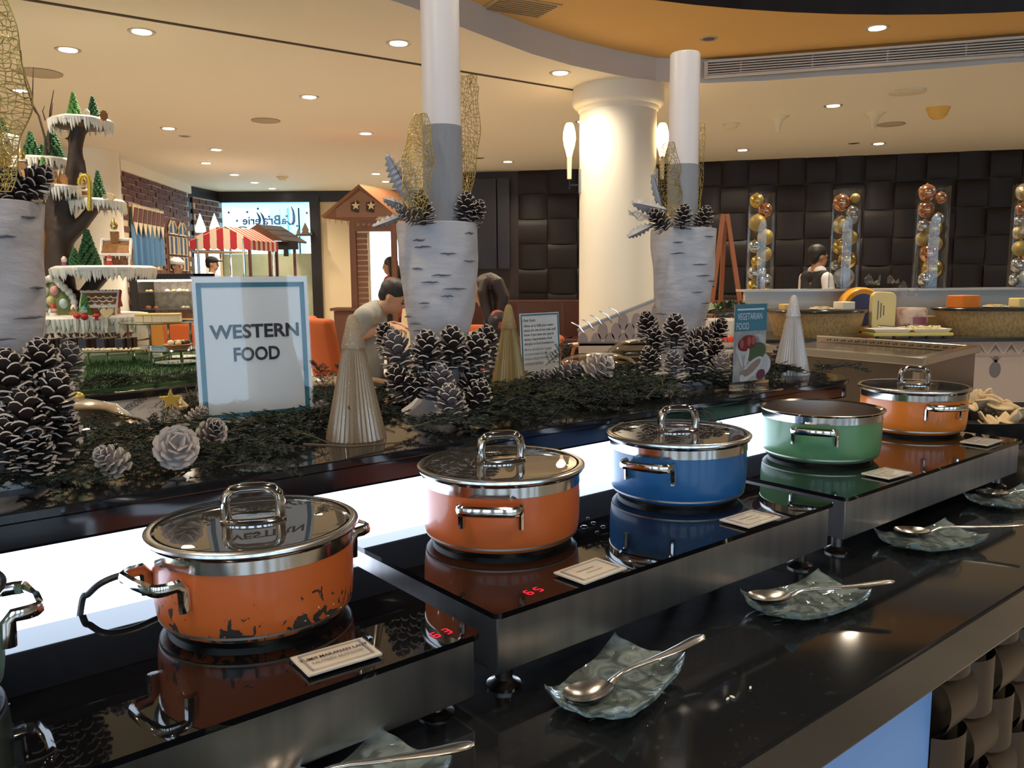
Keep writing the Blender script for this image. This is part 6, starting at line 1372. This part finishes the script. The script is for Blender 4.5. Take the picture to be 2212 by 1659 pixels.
# steel bain-marie in front
zT = .97; BN = [PZ(1988,772,zT),PZ(1640,744,zT),PZ(2108,746,zT)]; p0,pA,pB = [Vector((q.x,q.y,0)) for q in BN]
t = thing('bain_marie','large brushed steel bain-marie station behind the shelf end','serving station',p0)
eA,eB = (pA-p0)*1.05,(pB-p0)
def quadbox(mm,a,b,c,d,z0,z1): mm.add([(*q.xy,z0) for q in (a,b,c,d)]+[(*q.xy,z1) for q in (a,b,c,d)],[(3,2,1,0),(4,5,6,7),(0,1,5,4),(1,2,6,5),(2,3,7,6),(3,0,4,7)])
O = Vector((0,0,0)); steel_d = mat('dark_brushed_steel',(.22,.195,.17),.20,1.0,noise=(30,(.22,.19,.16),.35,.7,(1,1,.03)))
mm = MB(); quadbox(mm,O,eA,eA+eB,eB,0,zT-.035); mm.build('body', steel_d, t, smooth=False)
uA,uB = eA.normalized(),eB.normalized(); W = .032; mm = MB()
quadbox(mm,O-uA*.02-uB*.02,eA-uB*.02,eA+uB*W,O+uB*W-uA*.02,zT-.035,zT); quadbox(mm,O-uA*.02+uB*W,O+uA*W+uB*W,eB+uA*W+uB*.02,eB-uA*.02+uB*.02,zT-.035,zT); quadbox(mm,eB-uB*W+uA*W,eA+eB-uB*W,eA+eB+uB*.02,eB+uB*.02+uA*W,zT-.035,zT)
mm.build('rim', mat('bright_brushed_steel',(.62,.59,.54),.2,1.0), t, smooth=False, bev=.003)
for i in range(18):
    q = eB*.945+eA*(.06+.05*i); MB().ball((q.x,q.y,zT-.018),(.005,.005,.005),8,6).build('drain_hole', blackm, t)
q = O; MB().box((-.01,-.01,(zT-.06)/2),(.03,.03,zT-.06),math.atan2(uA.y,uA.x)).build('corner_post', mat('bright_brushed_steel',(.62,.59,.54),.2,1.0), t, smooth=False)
# glass cylinders with baubles
gcl = clear('cylinder_glass',(.94,.95,.95),1.45,.01)
gold_b = mat('gold_bauble',(.62,.42,.10),.22,.85); cop_b = mat('copper_bauble',(.62,.30,.17),.16,.9); sil_b = mat('silver_bauble',(.55,.54,.55),.16,.9); mgo = mat('matte_gold_bauble',(.45,.31,.09),.5,.4); crk = mat('champagne_bauble',(.60,.50,.30),.25,.8,bump=(60,.5)); gsi = mat('glitter_silver_bauble',(.36,.37,.40),.5,.5)
MB_ = {'g':gold_b,'c':cop_b,'s':sil_b,'m':mgo,'k':crk,'x':gsi}; NM = {'g':'shiny gold','c':'copper','s':'silver','m':'matte gold','k':'crackled champagne','x':'glittery grey'}
def cyl(px0,px1,pt,pb,Y,lab,balls,zb):
    a = PY((px0+px1)/2,pb,Y); a.z = zb; PB = []; r = (px1-px0)/2*Y/F*.985; zt = PY((px0+px1)/2,pt,Y).z; t = tag(MB().lathe([(0,0),(r,0),(r,zt-a.z),(r-.006,zt-a.z),(r-.006,.012),(0,.012)],44).build('glass_cylinder', gcl, None, a),lab,'vase')
    for bx,by,br,k in balls:
        q = PY(bx,by,Y); rb = br*Y/F; dx = max(-(r-.008-rb),min(r-.008-rb,q.x-a.x)); hy = math.sqrt(max(0,(r-.008-rb)**2-dx*dx))*.8*(1 if (bx+by)%2 else -1)
        PB.append([Vector((dx,hy,max(q.z-a.z,.013+rb))),rb,k])
    for it in range(300):          # nestle the baubles against each other and the glass
        for i in range(len(PB)):
            for j in range(i):
                dv = PB[i][0]-PB[j][0]; gap = PB[i][1]+PB[j][1]-dv.length
                if gap > 0: dv = dv.normalized()*gap*.5; PB[i][0] += dv; PB[j][0] -= dv
            pi,rb = PB[i][0],PB[i][1]; rl = math.hypot(pi.x,pi.y); lim = r-.0075-rb
            if rl > lim: pi.x *= lim/rl; pi.y *= lim/rl
            pi.z = max(pi.z,.0125+rb)
    for pi,rb,k in PB:
        o = MB().ball((0,0,0),rb,20,14).build('bauble', MB_[k], None, (a.x+pi.x,Y+pi.y,a.z+pi.z)); tag(o,NM[k]+' bauble inside the '+lab.split(' holding')[0],'bauble',lab[:26]+k); MB().lathe([(rb*.16,rb*.98),(rb*.16,rb*1.1),(0,rb*1.12)],10).build('cap', gold_b, o)
cyl(1610,1668,417,660,6.62,'glass cylinder nearest the easel holding baubles',((1628,438,15,'g'),(1652,459,15,'c'),(1626,484,18,'m'),(1650,518,17,'m'),(1622,545,13,'s'),(1649,560,16,'m'),(1621,576,13,'g'),(1639,589,9,'s'),(1624,602,15,'s'),(1650,605,14,'s'),(1628,628,14,'g'),(1622,646,14,'m'),(1652,640,15,'g'),(1630,672,16,'m'),(1650,685,14,'s'),(1626,690,12,'g')),ZK)
cyl(1790,1852,410,622,6.28,'glass cylinder next to the waitress holding baubles',((1812,439,18,'c'),(1840,430,10,'m'),(1834,458,13,'s'),(1810,489,18,'k'),(1842,475,12,'x'),(1834,519,16,'m'),(1806,536,16,'g'),(1829,564,19,'g'),(1817,603,21,'x'),(1800,580,10,'s')),zg+.016)
cyl(1971,2040,404,624,6.28,'glass cylinder above the wrapped cheeses holding baubles',((1993,420,18,'c'),(2022,428,12,'c'),(1995,450,17,'c'),(2018,474,13,'s'),(1985,502,13,'s'),(2020,511,17,'g'),(1985,530,15,'m'),(2017,542,16,'m'),(1991,564,19,'c'),(2012,595,21,'g'),(1992,612,15,'s')),zg+.016)
cyl(2178,2250,398,622,6.28,'glass cylinder cut by the picture edge holding baubles',((2208,415,18,'k'),(2204,458,14,'c'),(2192,478,10,'s'),(2200,495,15,'k'),(2195,538,17,'m'),(2191,574,16,'s'),(2208,596,14,'x'),(2195,612,13,'s'),(2225,450,15,'g'),(2228,500,16,'s'),(2228,545,16,'c'),(2228,590,16,'g')),zg+.016)
# drum stands with cheese on top
def drum(px0,px1,pt,pb,lab):
    Y = YC-.1; c = PY((px0+px1)/2,pb,Y); r = (px1-px0)/2*Y/F; zt = PY((px0+px1)/2,pt,Y).z; h = zt-ZK; t = thing('drum_stand',lab,'stand',(c.x,Y,ZK))
    o = MB().lathe([(.86,0),(.93,h*.35),(1.0,h*.9),(.99,h-.02),(0,h-.02)],56).build('woven_drum', mat('tan_woven_drum',(.45,.30,.13),.45,noise=(30,(.33,.21,.08),.45,.55)), t); o.scale = (r,.30,1)
    o = MB().lathe([(0,h-.02),(1.03,h-.018),(1.04,h-.006),(1.03,h),(0,h)],56).build('black_top', stn, t); o.scale = (r,.32,1)
    return zt
z1 = drum(1662,1860,668,722,'tan patterned drum stand behind the white glass tree'); z2 = drum(2020,2290,663,722,'larger tan patterned drum stand carrying the orange cheese')
ych = mat('yellow_cheese',(.70,.48,.16),.5); och = mat('orange_cheese',(.72,.20,.02),.6,bump=(60,.3)); brie = mat('white_rind',(.78,.70,.56),.6); ych2 = mat('pale_yellow_cheese',(.74,.60,.27),.5)
def block(name,px,pyb,w,h,mt_,lab,z,rz=.2,d=None,Y=None,cat='cheese'):
    Y = Y or YC-.2; k = Y/F; q = PY(px,pyb,Y); o = MB().box((0,0,h*k/2),(w*k,(d or w)*k,h*k)).build(name,mt_,None,(q.x,Y,z),rz,False,40,.006); return tag(o,lab,cat)
block('cheese_block',1700,668,26,13,ych,'small yellow cheese block on the drum behind the white glass tree',z1); block('cheese_block',1823,668,32,17,brie,'white rinded soft cheese on the drum beside the wrapped cheeses',z1,.3); block('cheese_block',2080,664,46,27,och,'large orange cheese block on the larger drum',z2,.25); block('cheese_block',2205,662,34,20,ych2,'yellow cheese block at the picture edge on the larger drum',z2,.1)
for px,z,lab in ((1775,z1,'plate of sliced cheese on the drum behind the white glass tree'),(2150,z2,'plate of pale cheese slices beside the orange cheese')):
    q = PY(px,664,YC-.22); t = thing('cheese_plate',lab,'plate',(q.x,YC-.22,z)); MB().lathe([(0,0),(.06,0),(.085,.008),(.08,.010),(0,.006)],28).build('plate', mat('white_china',(.78,.74,.68),.2), t)
    for i in range(5): MB().box((-.05+.024*i,0,.014+.004*(i%2)),(.022,.06,.008),.3).build('cheese_slice', ych2, t, smooth=False)
# wrapped cheeses
YW = YC-.12; kW = YW/F; zw = .925
q = PY(1898,690,YW); t = thing('waxed_cheese','orange waxed cheese wheel with blue label standing behind the wrapped cheese','cheese',(q.x-.0,YW+.33,ZK+.0))
R = .165; MB().lathe([(0,-.05),(R*.92,-.05),(R,-.03),(R,.03),(R*.92,.05),(0,.05)],48).build('wheel', mat('orange_wax',(.72,.32,.02),.35), t, loc=(0,0,R*.98), rot=(PI/2,0,.1)); MB().lathe([(0,.0505),(R*.72,.0505),(R*.72,.052),(0,.052)],40).build('blue_label', mat('blue_label_print',(.05,.06,.18),.4), t, loc=(0,0,R*.98), rot=(PI/2,0,.1))
q = PY(1903,696,YW-.05); t = thing('wrapped_cheese','tall pale yellow cheese in clear wrap leaning on the orange wheel','cheese',(q.x,YW-.06,ZK+.02)); MB().prism(rrect(.165,.27,.04,5,0,.145),-.03,.03,'y').build('cheese', ych2, t, smooth=False, bev=.008, rot=(-.12,.06,0)); 
for i in range(3): MB().box((-.045+.02*i,-.034,.15),(.006,.001,.13-.03*i)).build('printed_mark', mat('dark_print',(.10,.10,.09),.6), t, smooth=False, rot=(-.12,.06,0))
q = PY(1966,696,YW-.05); t = thing('wrapped_cheese','round cheese in clear wrap with a purple label','cheese',(q.x,YW-.06,ZK+.02)); MB().lathe([(0,0),(.10,.0),(.105,.02),(.102,.15),(.09,.17),(0,.172)],32).build('cheese', mat('wrapped_cream_rind',(.60,.48,.38),.3,noise=(16,(.42,.22,.20),.45,.6)), t); MB().lathe([(.1065,.06),(.106,.11)],20,cap=False,a0=-1.9,a1=-.9).build('label', mat('purple_label',(.20,.06,.10),.4), t)
block('cheese_wedge',2002,690,26,34,mat('brown_rind',(.33,.17,.05),.6),'brown rinded cheese wedge beside the wrapped round cheese',ZK+.02,.5,Y=YW)
def wrap(px,py,Y,s,lab,seed):
    q = PY(px,py,Y); rg_ = random.Random(seed); mm = MB(); mm.grid(lambda a,b: (s*(a-.5)*1.6, .02*rg_.uniform(-1,1), s*b*(.7+.4*math.sin(7*a))+.01*rg_.uniform(-1,1)), 9, 5); tag(mm.build('plastic_wrap', clear('plastic_film',(.88,.88,.86),1.5,.08,.12,(.6,.6,.58)), None, q),lab,'wrap')
wrap(1885,615,YW+.02,.07,'crumpled clear film on top of the orange wheel',1); wrap(1960,640,YW-.04,.09,'crumpled clear film on the round cheese',2); wrap(1930,612,YW,.05,'twist of clear film above the pale cheese',3)
# tray with two dishes
q = PY(1962,716,YC-.42); t = thing('tray_stand','pale yellow tray on short black feet holding two dishes','tray',(q.x,YC-.40,ZK)); MB().box((0,0,.028),(.52,.20,.02)).build('tray', mat('pale_yellow_tray',(.62,.52,.12),.4), t, smooth=False, bev=.004)
for i in range(5): MB().box((-.22+.11*i,-.06,.009),(.016,.016,.018)).build('foot', blackm, t, smooth=False)
for k,(dx,lab) in enumerate(((-.13,'white rectangular dish with tongs in front of the wrapped cheese'),(.13,'white rectangular dish of crumbled cheese'))):
    d_ = thing('serving_dish',lab,'dish',(q.x+dx,YC-.40,ZK+.039)); mm = MB(); W_,D_ = .25,.17
    pr = [(W_*.42,D_*.42,0),(W_*.5,D_*.5,.022),(W_*.49,D_*.49,.024),(W_*.42,D_*.42,.006)]; V=[]
    for a,b,z in pr: V += [(-a,-b,z),(a,-b,z),(a,b,z),(-a,b,z)]
    mm.add(V,[(3,2,1,0),(12,13,14,15)]+[(r*4+i,r*4+(i+1)%4,r*4+4+(i+1)%4,r*4+4+i) for r in range(3) for i in range(4)]); mm.build('dish', mat('white_china',(.78,.74,.68),.2), d_, smooth=False)
    if k:
        mm = MB()
        for i in range(60): mm.ball((random.uniform(-.09,.09),random.uniform(-.06,.06),.016+random.uniform(0,.02)),(random.uniform(.008,.016),.010,.008),6,4)
        stuff(mm.build('cheese_crumbs', mat('pale_crumb',(.76,.66,.36),.6), d_))
    else:
        mm = MB(); mm.tube([(-.10,-.02,.03),(.0,.0,.022),(.10,.01,.034)],[.006,.005,.008],8); mm.tube([(-.10,.02,.03),(.0,.02,.022),(.10,.015,.034)],[.006,.005,.008],8); tag(mm.build('serving_tongs', chrome, None, (q.x-.09,YC-.42,ZK+.05)),'steel tongs lying in the white dish','tongs')
# salad items between planter and vegetarian sign
b0 = gp(1560,5.0); t = thing('salad_counter','low pale salad counter behind the vegetarian sign','counter',(1.23,5.18,0)); zsc = PY(1560,745,5.0).z
MB().box((0,0,zsc/2),(.68,1.04,zsc)).build('counter_body', wst, t, smooth=False, bev=.01)
q = PY(1570,690,5.1); t = thing('salad_bowl','large white salad bowl behind the birch planter','bowl',(q.x,5.1,zsc)); hB = PY(1570,690,5.1).z-zsc; MB().lathe([(.08,0),(.15,hB*.5),(.188,hB*.95),(.19,hB),(.18,hB),(.14,hB*.5),(0,.02)],40).build('bowl', mat('white_china',(.78,.74,.68),.2), t)
q2 = PY(1562,672,5.49); t = thing('salad_tray','black tray of green leaves and garnishes','tray',(q2.x,5.49,zsc)); hT = q2.z-zsc; MB().lathe([(.16,hT-.02),(.19,hT-.01),(.19,hT),(0,hT)],36).build('tray', stn, t); MB().lathe([(.10,0),(.05,hT-.02)],20).build('stand', chrome, t)
for i in range(16):
    mm = MB(); mm.grid(lambda a,b: ((a-.5)*.06,(b-.5)*.05,.015*math.sin(5*a+i)+.012*math.cos(6*b)),4,4); mm.build('leaf', [mat('salad_green',(.05,.13,.03),.5),mat('salad_dark',(.025,.06,.02),.5),mat('salad_pale',(.4,.42,.25),.5)][i%3], t, loc=(random.uniform(-.14,.14),random.uniform(-.10,.05),hT+.02+random.uniform(0,.03)), rot=(random.uniform(-.6,.6),random.uniform(-.6,.6),random.uniform(0,6)))
q = PY(1562,742,4.78); t = thing('salad_bowl','shallow white dish of tomatoes behind the birch planter','bowl',(q.x,4.78,zsc)); MB().lathe([(.06,0),(.095,.02),(.105,.04),(.10,.04),(0,.01)],30).build('dish', mat('white_china',(.78,.74,.68),.2), t)
for i in range(8): MB().ball((random.uniform(-.07,.07),random.uniform(-.06,.03),.05),.022,10,8).build('tomato', mat('tomato_red',(.62,.05,.02),.3), t)
# patterned sloped screen
YSc = 4.3; b0 = gp(1330,YSc); t = thing('patterned_screen','sloped cream screen with grey ogee print beside the ivory column','screen',b0)
def SC(px,py): q = PY(px,py,YSc)-b0; return (q.x,q.z)
mm = MB(); mm.prism([SC(1250,716),SC(1250,765),SC(1560,765),SC(1560,590)][:3]+[SC(1470,625)],-.02,.02,'y') if False else mm.prism([SC(1250,716),SC(1250,745),SC(1470,745),SC(1470,628)],-.02,.02,'y'); mm.build('printed_panel', mat('cream_ogee_panel',(.62,.48,.36),.6), t, smooth=False)
mm = MB(); mm.prism([SC(1250,741),(SC(1250,741)[0],0),(SC(1470,741)[0],0),SC(1470,741)],-.03,.0,'y'); mm.build('lower_panel', mat('rose_panel',(.56,.42,.33),.6), t, smooth=False)
mm = MB(); a_,b_ = SC(1248,715),SC(1472,626); mm.tube([(a_[0],-.01,a_[1]),(b_[0],-.01,b_[1])],.012,6); mm.build('top_edge', mat('grey_edge',(.30,.29,.30),.4), t)
mm = MB(); a_,b_ = SC(1250,742),SC(1470,742); mm.box(((a_[0]+b_[0])/2,-.025,a_[1]),(b_[0]-a_[0],.01,.02)); mm.build('mid_rule', gpr, t, smooth=False)
for i in range(8):
    for r in range(5):
        x0,z0 = SC(1258+i*29+(14 if r%2 else 0),736-r*21); top = SC(1250,716)[1]+(x0-SC(1250,716)[0])*(SC(1470,628)[1]-SC(1250,716)[1])/(SC(1470,628)[0]-SC(1250,716)[0])
        if z0+.035 > top: continue
        w_,h_ = .026,.044; mm = MB(); mm.prism([(x0+w_*math.sin(a)*(1 if abs(math.cos(a))<.9 else .6),z0+h_*math.cos(a)) for a in [2*PI*k/12 for k in range(12)]],-.023,-.021,'y'); mm.build('printed_ogee', mat('mauve_grey_print',(.32,.25,.24),.6), t, smooth=False)
for k in range(5):
    a_ = SC(1262+k*20,716-k*8); MB().tube([(a_[0],-.02,a_[1]-.01),(a_[0]-.03,-.03,a_[1]+.03),(a_[0]-.07,-.04,a_[1]+.05)],[.004,.004,.003],6).build('hook', chrome, t)
